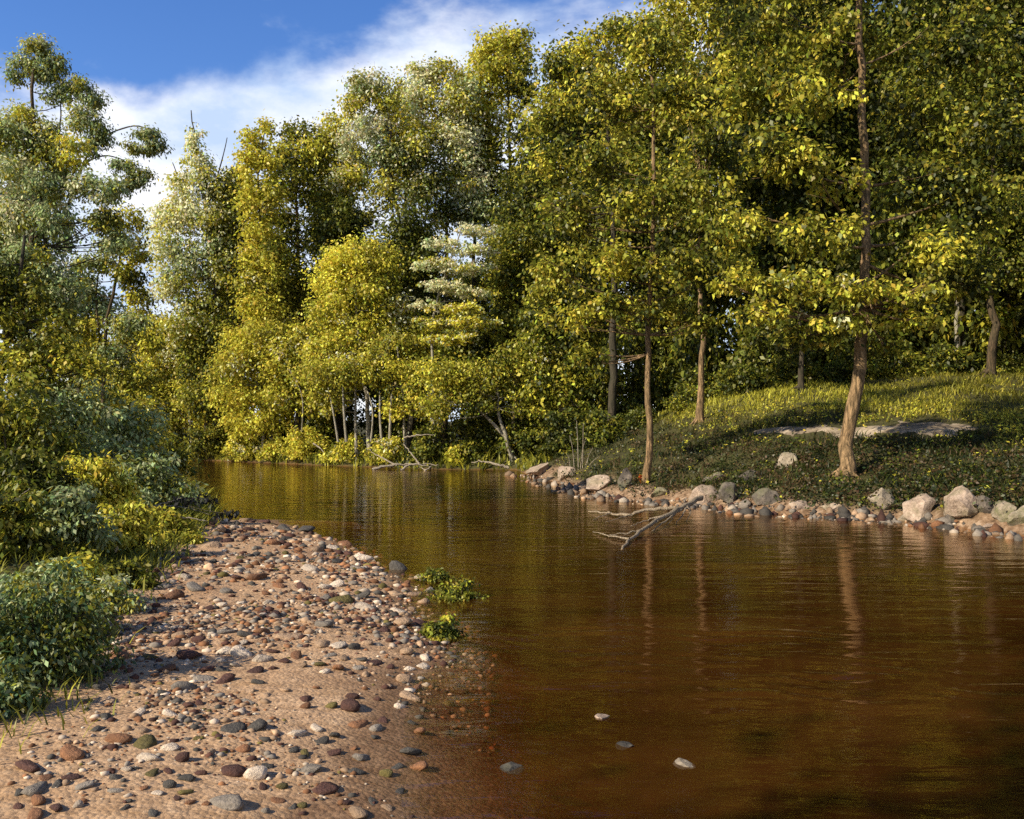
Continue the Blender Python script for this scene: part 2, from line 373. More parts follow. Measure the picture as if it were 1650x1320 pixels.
def build_ground():
    xs = grid_axis(-500, 500, -9, 13, 0.19, 40); ys = grid_axis(-80, 900, 3, 44, 0.24, 40)
    Xg, Yg = np.meshgrid(xs, ys); Z = gz(Xg, Yg); D = river_dist(Xg, Yg)
    v = np.stack([Xg, Yg, Z], -1).reshape(-1, 3); nx = len(xs); ny = len(ys)
    i = (np.arange(ny-1)[:, None]*nx+np.arange(nx-1)[None]).reshape(-1)
    q = np.stack([i, i+1, i+nx+1, i+nx], -1)
    sand = np.clip((0.85-D+0.5*lsin(Xg, Yg, 1.7, 2.0))/0.5, 0, 1)*(Xg > -1)*(Yg < 38); bed = np.clip((0.12-D)/0.2, 0, 1)
    col = np.stack([sand, bed, 0*bed], -1).reshape(-1, 3)
    mb = MB(); mb.add(v, q, None, col); o = mb.build('ground', M_EARTH, smooth=True); o['kind'] = 'structure'
build_ground()

def build_water():
    xs = grid_axis(-100, 60, -2, 6, 0.055, 8); ys = grid_axis(-70, 80, 3.6, 11, 0.055, 8)
    Xg, Yg = np.meshgrid(xs, ys)
    def patch(x0, y0, rx, ry): return np.exp(-((Xg-x0)/rx)**2-((Yg-y0)/ry)**2)
    Z = 0.003*lsin(Xg, Yg, 2.4, 0.3)*patch(2, 7, 6, 5)
    br = np.clip(lsin(Xg*1.1, Yg*2.6, 2.2, 1.3)+0.35, 0, 1)             # ripples come and go
    Z += br*patch(0.85, 6.75, 0.95, 0.42)*(0.013*np.sin(24*Yg+2.6*Xg+1.6*np.sin(5*Xg))+0.013*np.sin(41*Yg-5.2*Xg))
    Z += br*patch(2.9, 6.6, 1.2, 0.35)*0.024*np.sin(26*(Yg+0.28*Xg)+1.5*np.sin(6*Xg))
    Z += br*patch(1.6, 7.9, 1.8, 0.5)*0.018*np.sin(22*(Yg+0.16*Xg)+1.6*np.sin(4.4*Xg))
    bed = gz(Xg, Yg); inb = (Yg > -4) & (Yg < 19); bed = np.where(inb, np.maximum(bed, bar_z(Xg, Yg)), bed)
    turb = 0.60*(1-np.exp(-np.clip(-bed, 0, 2)/0.20))                    # cloudier where deeper
    nx, ny = len(xs), len(ys)
    v = np.stack([Xg, Yg, Z], -1).reshape(-1, 3)
    i = (np.arange(ny-1)[:, None]*nx+np.arange(nx-1)[None]).reshape(-1); q = np.stack([i, i+1, i+nx+1, i+nx], -1)
    # close the body of water below the river bed
    top = np.array([0, nx-1, nx*ny-1, nx*(ny-1)]); n0 = len(v)
    lowv = v[top].copy(); lowv[:, 2] = -2.5
    ring = np.concatenate([np.arange(nx), nx*np.arange(1, ny)+nx-1, (nx*(ny-1)+np.arange(nx-2, -1, -1)), nx*np.arange(ny-2, 0, -1)])
    lowr = v[ring].copy(); lowr[:, 2] = -2.5; k = len(ring)
    a = np.arange(k); b = (a+1) % k
    qs = np.stack([ring[b], ring[a], n0+a, n0+b], -1)
    t = np.stack([np.full(k, n0+k), n0+b, n0+a], -1)
    v = np.vstack([v, lowr, lowr.mean(0, keepdims=True)])
    tb = np.concatenate([turb.reshape(-1), np.full(k+1, 0.6)])[:, None]
    mb = MB(); mb.add(v, np.vstack([q, qs]), t, np.repeat(tb, 3, 1)); o = mb.build('water', M_WATER, smooth=False); o['kind'] = 'structure'
    me = o.data; sm = np.zeros(len(me.polygons), bool); sm[:len(q)] = True; me.polygons.foreach_set('use_smooth', sm)

# gravel bar: its own sheet between the left bank and the stream
BL = np.array([(-4,-3.4),(0,-3.3),(4.7,-3.1),(5.9,-3.2),(7.5,-3.9),(9.4,-4.4),(14.3,-5.6),(17,-6.1),(18.6,-6.2)])
BR = np.array([(-4,-0.9),(0,-0.75),(4.2,-0.66),(5.2,-0.56),(6.2,-0.74),(7.3,-0.66),(8.7,-0.86),(11.3,-1.5),(14.3,-2.75),(17,-4.1),(18.6,-5.4)])
def bar_edges(y): return np.interp(y, BL[:, 0], BL[:, 1]), np.interp(y, BR[:, 0], BR[:, 1])+0.07*np.sin(y*1.9)+0.04*np.sin(y*4.3+1)
def bar_z(x, y):
    xl, xr = bar_edges(y); d = xr-x                      # distance from the waterline
    tip = np.clip((18.4-y)/1.6, -0.5, 1)
    z = np.where(d > 0, 0.17*(1-np.exp(-d/1.2))+0.02*d, 0.21*d-0.09*d*d)*np.maximum(tip, 0.05)+np.minimum(tip, 0)*0.2
    return z+0.016*lsin(x, y, 2.3, 0.7)+0.010*lsin(x, y, 5.6, 1.9)
def build_bar():
    ys = np.linspace(-4, 19, 220); u = np.linspace(0, 1, 64)
    xl, xr = bar_edges(ys); X = xl[:, None]+(xr+2.0-xl)[:, None]*u[None]; Yg = np.repeat(ys[:, None], len(u), 1)
    v = np.stack([X, Yg, bar_z(X, Yg)], -1).reshape(-1, 3); nx = len(u)
    i = (np.arange(len(ys)-1)[:, None]*nx+np.arange(nx-1)[None]).reshape(-1); q = np.stack([i, i+1, i+nx+1, i+nx], -1)
    mb = MB(); mb.add(v, q); o = mb.build('gravel_bar', M_SAND, smooth=True); o['kind'] = 'structure'; return o
BAR = build_bar()
build_water()

# dirt path on the right bank, laid over the slope
def build_path():
    a = np.array([(1215, 700), (1290, 692), (1400, 690), (1490, 689), (1575, 692)], float)
    mid = resample(np.array([G(x, y, 16) for x, y in a]), 60)
    wv = 1.5*np.sqrt(np.clip(1-np.linspace(-1, 1, 60)**2, 0.002, 1))*(1+0.22*np.sin(np.arange(60)*0.9)+0.12*np.sin(np.arange(60)*2.3))
    u = np.linspace(-1, 1, 21); X = np.repeat(mid[:, 0:1], 21, 1); Yg = mid[:, 1:2]+wv[:, None]*u[None]
    Z = gz(X, Yg)+0.030-0.10*np.abs(u[None])**2+0.045*lsin(X, Yg, 2.6)
    v = np.stack([X, Yg, Z], -1).reshape(-1, 3)
    i = (np.arange(59)[:, None]*21+np.arange(20)[None]).reshape(-1); q = np.stack([i, i+1, i+22, i+21], -1)
    mb = MB(); mb.add(v, q); o = mb.build('path', M_PATH, smooth=True); o['kind'] = 'structure'; return mid
PATH_MID = build_path()

# ------------------------------------------------------------------ foliage
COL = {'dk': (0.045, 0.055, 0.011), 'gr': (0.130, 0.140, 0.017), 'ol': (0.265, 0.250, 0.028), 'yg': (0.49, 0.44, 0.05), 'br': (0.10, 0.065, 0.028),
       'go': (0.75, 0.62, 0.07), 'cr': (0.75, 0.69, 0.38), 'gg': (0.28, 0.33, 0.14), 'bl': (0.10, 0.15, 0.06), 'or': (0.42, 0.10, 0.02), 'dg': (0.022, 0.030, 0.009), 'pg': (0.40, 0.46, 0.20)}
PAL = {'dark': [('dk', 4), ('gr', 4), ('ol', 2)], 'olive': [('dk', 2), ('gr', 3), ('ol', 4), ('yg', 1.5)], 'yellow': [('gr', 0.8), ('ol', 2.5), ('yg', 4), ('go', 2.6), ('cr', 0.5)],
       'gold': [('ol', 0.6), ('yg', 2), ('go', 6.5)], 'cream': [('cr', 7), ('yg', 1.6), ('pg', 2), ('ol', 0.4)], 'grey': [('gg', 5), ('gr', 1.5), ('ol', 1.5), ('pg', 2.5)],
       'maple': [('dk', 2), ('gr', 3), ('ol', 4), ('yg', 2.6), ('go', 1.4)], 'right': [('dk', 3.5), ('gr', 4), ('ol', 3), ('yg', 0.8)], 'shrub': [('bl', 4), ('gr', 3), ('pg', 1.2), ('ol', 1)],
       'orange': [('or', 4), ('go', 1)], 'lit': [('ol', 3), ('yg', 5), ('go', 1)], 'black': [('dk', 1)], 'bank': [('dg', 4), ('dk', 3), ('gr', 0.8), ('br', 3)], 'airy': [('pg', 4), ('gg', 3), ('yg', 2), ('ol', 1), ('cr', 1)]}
def pal_pick(key, n):
    p = PAL[key]; w = np.array([a[1] for a in p], float); c = np.array([COL[a[0]] for a in p])
    return c[rng.choice(len(p), n, p=w/w.sum())]
def add_leaves(mb, cen, rad, col, size, n, droop=0.7, shape=0.62, shell=0.4, rich=False, palette=None, mixp=0.25, flat=1.0):
    """n leaves spread over ellipsoid clumps: cen (k,3), rad (k,3), col (k,3)"""
    k = len(cen); wgt = rad[:, 0]*rad[:, 2]; wgt = wgt/wgt.sum()
    ci = rng.choice(k, n, p=wgt)
    u = norm(rng.normal(size=(n, 3))); r = rng.random(n)**shell
    p = cen[ci]+u*rad[ci]*r[:, None]*(1+0.25*rng.normal(size=(n, 1)))
    stray = (rng.random(n) < 0.14)[:, None]; p = p+stray*u*rad[ci]*(0.25+0.6*rng.random((n, 1)))+rng.normal(size=(n, 3))*rad[ci]*0.10
    nrm = norm(u*0.75+np.array([0, 0, 0.35])*flat+0.55*rng.normal(size=(n, 3)))
    d = np.array([0, 0, -1.0])*droop+u*0.45+0.45*rng.normal(size=(n, 3))
    d = norm(d-nrm*(d*nrm).sum(1, keepdims=True)); s = np.cross(nrm, d)
    L = (size*(0.65+0.7*rng.random(n)))[:, None]; W = L*shape*(0.8+0.4*rng.random((n, 1)))
    c = col[ci].copy()
    if palette is not None and mixp > 0:
        mk = rng.random(n) < mixp; c[mk] = pal_pick(palette, mk.sum())
    c = np.clip(c*np.exp(0.20*rng.normal(size=(n, 1)))*(1+0.08*rng.normal(size=(n, 3))), 0.004, 0.75)
    if rich:
        v = np.stack([p, p+d*L*0.35+s*W*0.5+nrm*L*0.05, p+d*L*0.72+s*W*0.36, p+d*L-nrm*L*0.12, p+d*L*0.72-s*W*0.36, p+d*L*0.35-s*W*0.5+nrm*L*0.05], 1).reshape(-1, 3)
        b = np.arange(n)[:, None]*6; q = np.concatenate([b+np.array([[0, 1, 2, 3]]), b+np.array([[0, 3, 4, 5]])])
        mb.add(v, q, None, np.repeat(c, 6, 0))
    else:
        v = np.stack([p, p+d*L*0.45+s*W*0.5+nrm*L*0.06, p+d*L, p+d*L*0.45-s*W*0.5], 1).reshape(-1, 3)
        q = np.arange(n*4).reshape(n, 4)
        mb.add(v, q, None, np.repeat(c, 4, 0))
def clumps_from_blobs(blobs, Y, sub=1.0, depth=1.0, subr=0.36, layered=False):
    """pixel blobs at depth Y -> world clumps (cen, rad, col, palettes, area)"""
    cen, rad, col, key = [], [], [], []
    area = 0
    for b in blobs:
        px, py, rx, ry, pk = b[:5]; dy = b[5] if len(b) > 5 else 0.0
        k = Y/FPX; c = P(px, py, Y)+np.array([0, dy, 0]); R = np.array([rx*k, 0.5*(rx+ry)*k*depth, ry*k]); area += PI*R[0]*R[2]
        rs0 = subr*min(R[0], R[2])
        m = max(3, int(sub*1.5*(R[0]*R[2])/(rs0*rs0)))
        u = norm(rng.normal(size=(m, 3))); r = rng.random(m)**0.42
        for j in range(m):
            rs = rs0*(0.6+0.8*rng.random())
            cc = c+u[j]*np.maximum(R-rs*0.8, 0.05)*r[j]
            cen.append(cc); rad.append([rs*1.25, rs*1.25, rs*(0.42 if layered else 1.0)]); col.append(pal_pick(pk, 1)[0]); key.append(pk)
    return np.array(cen), np.array(rad), np.array(col), key, area
def limb_pts(p0, p1, sag=0.15, n=7):
    mid = 0.5*(p0+p1); L = np.linalg.norm(p1-p0); mid = mid+np.array([0, 0, -sag*L])+rng.normal(size=3)*0.05*L
    t = np.linspace(0, 1, n)[:, None]; return (1-t)**2*p0+2*t*(1-t)*mid+t*t*p1
def make_tree(name, label, Y, trunk_px, r0, r1, blobs, leaf, lai=3.6, bark=None, pal=None, group=None, cat='tree', sub=1.0, depth=1.0, droop=0.7, layered=False,
              limbs=26, snags=(), subr=0.36, base=None, trunk_y=None, shape=0.62, rich=False, mixp=0.25, limb_r=0.42):
    bark = bark or M_BARK
    while river_dist(np.array([(trunk_px[0][0]-CX)/FPX*Y]), np.array([float(Y)]))[0] < 0.5: Y += 0.5
    if Y > 40:
        lai *= 1.35; sub *= 1.3; blobs = [(b[0], b[1], b[2]*1.22, b[3]*1.14)+tuple(b[4:]) for b in blobs]
    tp = np.array([P(x, y, Y) for x, y in trunk_px])
    if base is None:
        g = gz1(tp[0][0], Y); tp[0][2] = g-0.15; b0 = np.array([tp[0][0], Y, g])
    else: b0 = np.asarray(base, float)
    if len(tp) > 2: tp[1:-1, 1] += rng.normal(size=len(tp)-2)*0.15
    n = max(10, int(np.linalg.norm(tp[-1]-tp[0])*2.2)); n = min(n, 34)
    path = resample(tp, n); t = np.linspace(0, 1, n)
    rr = r0+(r1-r0)*t**0.85; rr = rr*(1+0.35*np.exp(-t*n/1.6)); path[1:-1] += rng.normal(size=(n-2, 3))*min(0.03, r0*0.18)
    root = empty(name, b0, label, cat, group)
    mt = MB(); tube(mt, path, rr, 11 if r0 > 0.12 else 7, 0.05)
    subs = []
    if r0 > 0.1 and Y < 45:                                  # surface roots
        for a in np.arange(6)*1.05+rng.random()*2:
            dr = np.array([math.cos(a), math.sin(a), 0]); L = r0*(2.2+1.6*rng.random()); e = b0+dr*L; e[2] = gz1(e[0], e[1])-0.05
            lp = limb_pts(b0+dr*r0*0.5+np.array([0, 0, r0*1.3]), e, 0.12, 6); mr_ = MB(); tube(mr_, lp, np.linspace(r0*0.42, r0*0.12, 6), 6, 0.06); subs.append(('root', mr_))
    cen, rad, col, key, area = clumps_from_blobs(blobs, Y, sub, depth, subr, layered)
    zmin = cen[:, 2].min()+0.05*(cen[:, 2].max()-cen[:, 2].min())*(r0 > 0.12)
    k = min(limbs, len(cen)); idx = rng.choice(len(cen), k, replace=False)
    for i in idx:
        z = cen[i][2]; hd = np.linalg.norm(cen[i][:2]-b0[:2])
        if name == 'umbrella_tree' and hd > 1.3: continue
        zt = max(z-(0.12 if layered else 0.2+0.35*rng.random())*hd-0.1, zmin+0.12*(cen[:, 2].max()-zmin)*rng.random()**1.5)
        j = int(np.clip(np.searchsorted(path[:, 2], zt), 1, n-1))
        lp = limb_pts(path[j], cen[i], 0.08 if layered else 0.14)
        ra = min(rr[j]*limb_r, 0.035*np.linalg.norm(lp[-1]-lp[0])+0.015)
        tube(mt, lp, np.linspace(ra, max(ra*0.18, 0.006), len(lp)), 5, 0.04)
        for m_ in range(2):                                # twigs spreading inside the clump
            e = cen[i]+rng.normal(size=3)*rad[i]*0.8; f0 = lp[-1-rng.integers(1, 4)]
            tube(mt, limb_pts(f0, e, 0.1, 4), np.linspace(max(ra*0.3, 0.008), 0.004, 4), 4, 0.0)
    for sp in snags:                                       # visible limbs drawn in the photo
        q = np.array([P(x, y, Y+dy) for x, y, dy in [(s+(0,))[:3] for s in sp[1:]]])
        lp = resample(q, max(6, 4*len(q))); mr_ = MB(); tube(mr_, lp, np.linspace(sp[0], sp[0]*0.35, len(lp)), 6, 0.06); subs.append(('branch', mr_))
    to = mt.build('trunk', bark, root, b0, True)
    for nm, m_ in subs: m_.build(nm, bark, to, b0, True)
    leaf *= 1.15 if name == 'wood_tree' else 1.0 if Y > 40 else 0.88
    lai *= 0.66 if Y > 40 else 0.80
    ml = MB(); la = leaf*leaf*shape*0.5; nl = int(lai*area/la)
    add_leaves(ml, cen, rad, col, leaf, nl, droop, shape, 0.45, rich, pal or blobs[0][4], mixp)
    ml.build('crown', M_LEAF, root, b0)
    return root

# ---- far shore, left to right
make_tree('poplar_tree', 'tall pale conical tree with bare dark tip against the clouds', 52, [(330, 705), (345, 560), (345, 420), (325, 300), (308, 178)], 0.22, 0.03,
  [(316,225,14,28,'cream'),(318,265,26,30,'cream'),(300,305,34,32,'cream'),(345,300,26,38,'olive'),(268,350,30,38,'cream'),(318,350,42,40,'cream'),(360,350,28,45,'olive'),
   (265,410,32,42,'cream'),(315,420,50,45,'grey'),(265,465,30,35,'cream'),(330,475,50,45,'olive'),(365,420,28,50,'dark'),(305,520,60,40,'olive')],
  0.20, 3.4, M_BARKD, 'cream', droop=0.9, snags=[(0.07,(318,350),(290,300),(283,275),(278,262)),(0.07,(330,350),(350,285),(361,245),(366,222)),(0.06,(340,390),(366,320),(374,280),(378,262))])
make_tree('poplar_tree', 'narrow bright golden yellow tree beside the pale conical tree', 51, [(428, 705), (432, 560), (425, 420), (415, 300), (428, 200)], 0.18, 0.03,
  [(405,225,20,20,'gold'),(430,208,13,24,'gold'),(402,262,20,32,'gold'),(428,270,24,34,'gold'),(405,320,24,38,'gold'),(440,320,26,34,'yellow'),(412,380,28,40,'gold'),(400,440,28,40,'yellow'),(440,430,30,50,'yellow'),(420,500,40,40,'gold')],
  0.20, 3.4, M_BARK, 'gold', droop=0.5)
make_tree('forest_tree', 'olive tree with long bare trunk right of the golden one', 55, [(490, 705), (486, 560), (480, 440), (478, 330), (480, 215)], 0.26, 0.04,
  [(480,215,30,24,'olive'),(455,250,34,34,'olive'),(505,245,36,36,'yellow'),(480,300,50,44,'olive'),(525,310,32,50,'olive'),(450,350,34,42,'olive'),(500,370,44,36,'dark'),(450,410,30,36,'dark')],
  0.21, 3.6, M_BARKW, 'olive')
make_tree('forest_tree', 'tall tree with cream topped crown and crooked dark forked trunk', 54, [(655, 705), (652, 520), (645, 380), (640, 340), (628, 270), (630, 200)], 0.27, 0.05,
  [(592,140,36,32,'cream'),(570,165,24,30,'gold'),(612,160,30,36,'yellow'),(590,200,40,30,'cream'),(565,235,24,30,'cream'),(605,250,34,34,'grey'),(570,290,34,36,'yellow'),(610,310,30,36,'yellow'),(580,345,40,30,'olive'),(670,300,40,50,'dark'),(660,240,36,40,'olive')],
  0.21, 3.4, M_BARKD, 'cream', snags=[(0.13,(634,300),(622,285),(602,276)),(0.10,(628,255),(640,235),(638,215)),(0.08,(627,215),(622,200),(626,190))])
make_tree('forest_tree', 'pale cream and green broad tree left of the highest yellow crown', 56, [(715, 705), (718, 480), (720, 330), (712, 220)], 0.26, 0.05,
  [(685,125,34,26,'cream'),(720,120,36,26,'yellow'),(670,165,26,34,'cream'),(710,170,46,36,'yellow'),(745,160,34,36,'cream'),(690,220,40,36,'yellow'),(735,225,40,38,'cream'),(705,285,46,40,'olive'),(750,290,40,44,'cream'),(780,340,40,40,'grey'),(720,345,40,30,'olive')],
  0.21, 3.4, M_BARK, 'cream')
make_tree('forest_tree', 'highest yellow domed crown of the far shore with dark trunk', 58, [(828, 705), (824, 480), (822, 240), (818, 120)], 0.30, 0.06,
  [(800,72,46,28,'gold'),(835,75,26,34,'yellow'),(775,95,26,24,'gold'),(815,115,44,34,'yellow'),(785,140,44,34,'gold'),(845,135,26,44,'olive'),(790,190,46,34,'yellow'),(770,240,44,36,'olive'),(860,215,36,50,'olive'),(795,290,50,44,'olive'),(850,300,44,44,'dark')],
  0.22, 3.4, M_BARKD, 'yellow', snags=[(0.10,(820,150),(806,135),(800,120))])
make_tree('round_tree', 'rounded bright yellow green tree in the middle of the far shore', 47, [(596, 702), (590, 640), (580, 560), (572, 440)], 0.15, 0.04,
  [(570,415,56,34,'gold'),(612,420,40,40,'yellow'),(535,450,34,40,'gold'),(580,470,60,44,'yellow'),(620,490,40,50,'yellow'),(535,510,42,44,'yellow'),(585,540,56,40,'yellow'),(520,560,40,30,'yellow')],
  0.17, 3.6, M_PALE, 'yellow', droop=0.5)
make_tree('layered_tree', 'small pale tree with cream leaves in flat layers', 44, [(700, 712), (698, 600), (700, 500), (745, 365)], 0.11, 0.03,
  [(770,370,36,14,'cream'),(720,392,34,14,'cream'),(762,402,40,14,'cream'),(700,425,36,14,'cream'),(752,432,46,14,'cream'),(715,460,40,14,'cream'),(765,470,40,13,'cream'),(735,497,46,14,'gold'),(700,520,34,14,'yellow'),(760,520,44,14,'gold'),(725,545,46,14,'gold'),(690,490,26,12,'cream')],
  0.16, 3.2, M_PALE, 'cream', layered=True, droop=0.4, limbs=40, sub=0.8)
make_tree('round_tree', 'yellow green tree over the left end of the far shore', 48, [(312, 708), (308, 660), (295, 600), (280, 530)], 0.11, 0.03,
  [(270,545,44,36,'gold'),(310,560,44,40,'yellow'),(250,600,40,40,'yellow'),(300,620,54,40,'yellow'),(345,600,44,44,'olive'),(265,660,50,34,'olive'),(330,665,50,34,'gold')], 0.17, 3.4, M_PALE, 'yellow')
make_tree('round_tree', 'golden tree with thin pale leaning stems on the far shore', 47, [(425, 708), (418, 640), (405, 585), (395, 540)], 0.09, 0.03,
  [(395,545,40,34,'gold'),(430,540,44,36,'yellow'),(380,590,40,36,'yellow'),(440,590,46,40,'gold'),(390,640,50,36,'gold'),(450,640,44,36,'yellow'),(410,680,60,26,'gold')], 0.17, 3.4, M_PALE, 'gold',
  snags=[(0.05,(486,705,-1.5),(487,640,-2.2),(466,595,-2.2))])
make_tree('round_tree', 'leafy olive tree with several pale stems at the water', 45, [(575, 712), (572, 660), (575, 610), (585, 570)], 0.10, 0.03,
  [(520,600,44,36,'yellow'),(575,600,50,30,'yellow'),(625,610,44,36,'olive'),(530,645,34,26,'yellow'),(595,580,40,30,'yellow'),(640,560,40,34,'olive')], 0.16, 3.0, M_PALE, 'yellow',
  snags=[(0.09,(558,712,-0.8),(554,660,-0.8),(552,620,-0.6)),(0.07,(545,712,-1.0),(538,670,-1.0),(530,630,-0.6)),(0.09,(628,712,-1),(630,650,-1),(634,620,-0.5)),(0.08,(615,712,-1.2),(612,670,-1),(612,630,-0.5)),(0.06,(598,712,-1),(600,660,-1),(585,610,-0.3))])
make_tree('round_tree', 'tawny leaved small tree beside the several pale stems', 44.5, [(655, 714), (650, 660), (646, 610), (640, 560)], 0.09, 0.03,
  [(610,605,30,18,'gold'),(640,595,34,20,'gold'),(660,630,40,26,'olive'),(690,600,44,34,'olive'),(690,650,44,30,'yellow'),(640,660,30,20,'gold')], 0.15, 2.8, M_PALE, 'gold')
make_tree('leaning_tree', 'two thin grey trunks leaning apart at the water edge', 40, [(826, 754), (815, 705), (804, 670), (800, 610)], 0.12, 0.04,
  [(720,600,44,34,'yellow'),(770,610,50,36,'olive'),(820,590,44,36,'olive'),(850,640,44,34,'olive'),(760,650,40,24,'olive'),(700,655,34,26,'yellow'),(870,590,40,40,'yellow')], 0.15, 3.0, M_PALE, 'olive',
  snags=[(0.09,(815,705),(780,668),(745,640),(735,610)),(0.05,(836,735,0.5),(842,690,0.3),(838,660,0))])
for px, py, rx, ry, Y, pk, lab in [(900,560,66,130,41,'olive','dark olive bushy tree between leaning trunks and the right bank'),(860,400,70,150,50,'right','dark green tree below the highest yellow crown'),
                                   (760,590,60,90,47,'dark','dark leafy tree in the gap behind the leaning trunks'),(660,440,60,110,50,'dark','dark green tree behind the flat layered cream tree'),
                                   (545,430,50,110,53,'dark','dark tree behind the round yellow green tree'),(440,480,60,110,54,'olive','olive tree filling the gap below the narrow golden one'),(345,600,60,90,53,'olive','olive tree behind the golden far shore trees'),(225,590,60,90,50,'olive','olive tree behind the left end of the far shore'),
                                   (380,400,46,130,56,'yellow','yellow green tree between the conical tree and the narrow golden one'),(540,300,46,110,57,'yellow','yellow green tree between olive tree and the cream topped tree'),(650,230,40,100,58,'yellow','sunny tree between the two cream topped crowns'),
                                   (760,250,46,130,59,'yellow','sunny tree just below the highest yellow crown'),(475,600,60,80,49,'yellow','leafy yellow tree left of the round yellow green tree'),(660,560,50,80,48,'yellow','leafy yellow tree below the flat layered cream tree'),(830,470,50,110,46,'olive','olive tree right of the flat layered cream tree')]:
    bl = [(px+rx*0.55*math.cos(a)*s, py-ry*0.68*math.sin(a)*s, rx*0.55, ry*0.42, pk) for a, s in [(0.3, 1), (1.2, 1), (2.0, 1), (2.9, 1), (3.9, 1), (5.4, 1), (0, 0)]]
    make_tree('forest_tree', lab, Y, [(px, 712), (px+4, py+ry*0.6), (px, py), (px-3, py-ry*0.7)], 0.2, 0.05, bl, 0.19, 3.4, M_BARKD, pk, limbs=18)

# ---- right bank
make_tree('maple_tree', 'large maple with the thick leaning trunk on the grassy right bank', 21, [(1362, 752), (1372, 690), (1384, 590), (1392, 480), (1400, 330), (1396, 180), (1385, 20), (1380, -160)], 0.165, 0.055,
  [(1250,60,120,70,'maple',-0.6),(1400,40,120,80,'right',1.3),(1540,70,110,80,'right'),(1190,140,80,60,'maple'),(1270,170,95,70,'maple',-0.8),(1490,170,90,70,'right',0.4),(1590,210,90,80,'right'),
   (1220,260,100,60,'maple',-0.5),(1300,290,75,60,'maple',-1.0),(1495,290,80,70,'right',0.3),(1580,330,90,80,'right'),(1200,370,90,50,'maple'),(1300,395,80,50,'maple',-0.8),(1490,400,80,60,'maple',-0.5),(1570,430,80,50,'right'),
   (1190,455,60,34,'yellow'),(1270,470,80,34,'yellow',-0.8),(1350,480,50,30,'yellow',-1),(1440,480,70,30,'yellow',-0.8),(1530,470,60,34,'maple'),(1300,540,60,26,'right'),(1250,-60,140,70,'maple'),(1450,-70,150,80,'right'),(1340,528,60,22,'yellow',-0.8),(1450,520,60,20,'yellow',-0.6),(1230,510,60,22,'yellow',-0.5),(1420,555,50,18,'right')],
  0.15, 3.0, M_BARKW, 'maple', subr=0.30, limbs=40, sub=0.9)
make_tree('maple_tree', 'slender tree with straight thin trunk and yellow flecked crown by waterside rocks', 24.5, [(1040, 766), (1047, 700), (1043, 640), (1046, 540), (1050, 420), (1053, 300), (1050, 120)], 0.10, 0.04,
  [(960,250,60,50,'maple'),(1040,180,80,60,'maple'),(1110,170,60,60,'maple'),(920,340,60,50,'olive'),(1010,330,70,50,'maple',-0.8),(1100,310,70,60,'maple'),(900,430,56,44,'maple'),(980,430,60,40,'yellow',-0.5),(1070,430,60,44,'maple',-0.8),(1140,430,50,50,'right'),
   (920,510,56,34,'yellow'),(1000,500,60,34,'maple',-0.5),(1080,500,50,30,'yellow'),(950,570,46,24,'olive'),(1130,520,40,30,'right'),(1060,80,80,60,'maple'),(970,140,60,60,'maple')],
  0.15, 2.8, M_BARKW, 'maple', subr=0.32, limbs=50)
make_tree('forest_tree', 'big green tree whose dome cuts the sky in the upper middle', 38, [(985, 640), (990, 480), (985, 300), (975, 150)], 0.2, 0.06,
  [(900,110,44,44,'maple'),(950,80,56,40,'yellow'),(1010,60,60,46,'maple'),(1070,50,60,50,'maple'),(890,180,44,50,'olive'),(960,170,70,56,'maple'),(1040,160,70,60,'olive'),(900,260,50,50,'right'),(970,270,60,50,'right'),(1040,280,60,60,'dark'),(1100,120,60,70,'yellow'),(900,350,50,50,'right')],
  0.20, 3.4, M_BARKD, 'maple', limbs=40)
make_tree('forest_tree', 'tree with thin brown trunk standing behind the bright grass', 33, [(1128, 606), (1130, 540), (1128, 470), (1132, 300)], 0.13, 0.05,
  [(1130,20,110,80,'maple'),(1120,140,90,70,'olive'),(1130,250,90,70,'right'),(1130,350,80,60,'right'),(1100,430,60,40,'right'),(1180,430,60,44,'right')], 0.18, 3.2, M_BARKW, 'maple', limbs=30)
make_tree('forest_tree', 'small tree with short dark stem under the maple at the grass edge', 33, [(1290, 608), (1290, 560), (1286, 500)], 0.12, 0.05,
  [(1230,545,50,26,'dark'),(1290,520,60,34,'dark'),(1340,550,40,24,'dark'),(1290,460,80,44,'right')], 0.18, 3.0, M_BARKD, 'dark', limbs=20)
make_tree('forest_tree', 'tree with dark brown trunk near the right edge of the forest', 33, [(1596, 566), (1596, 520), (1594, 460), (1600, 250)], 0.16, 0.06,
  [(1560,120,110,90,'right'),(1640,200,100,100,'right'),(1580,330,100,80,'right'),(1660,400,90,80,'dark'),(1540,430,70,50,'right'),(1640,-20,120,90,'dark')], 0.19, 3.2, M_BARK, 'right', limbs=30)
make_tree('forest_tree', 'slim tree with pale stem deep in the right forest', 37, [(1541, 560), (1541, 510), (1540, 470), (1536, 330)], 0.10, 0.04,
  [(1500,400,70,60,'dark'),(1560,380,60,70,'right'),(1520,300,80,60,'dark')], 0.19, 3.0, M_PALE, 'dark', limbs=20)
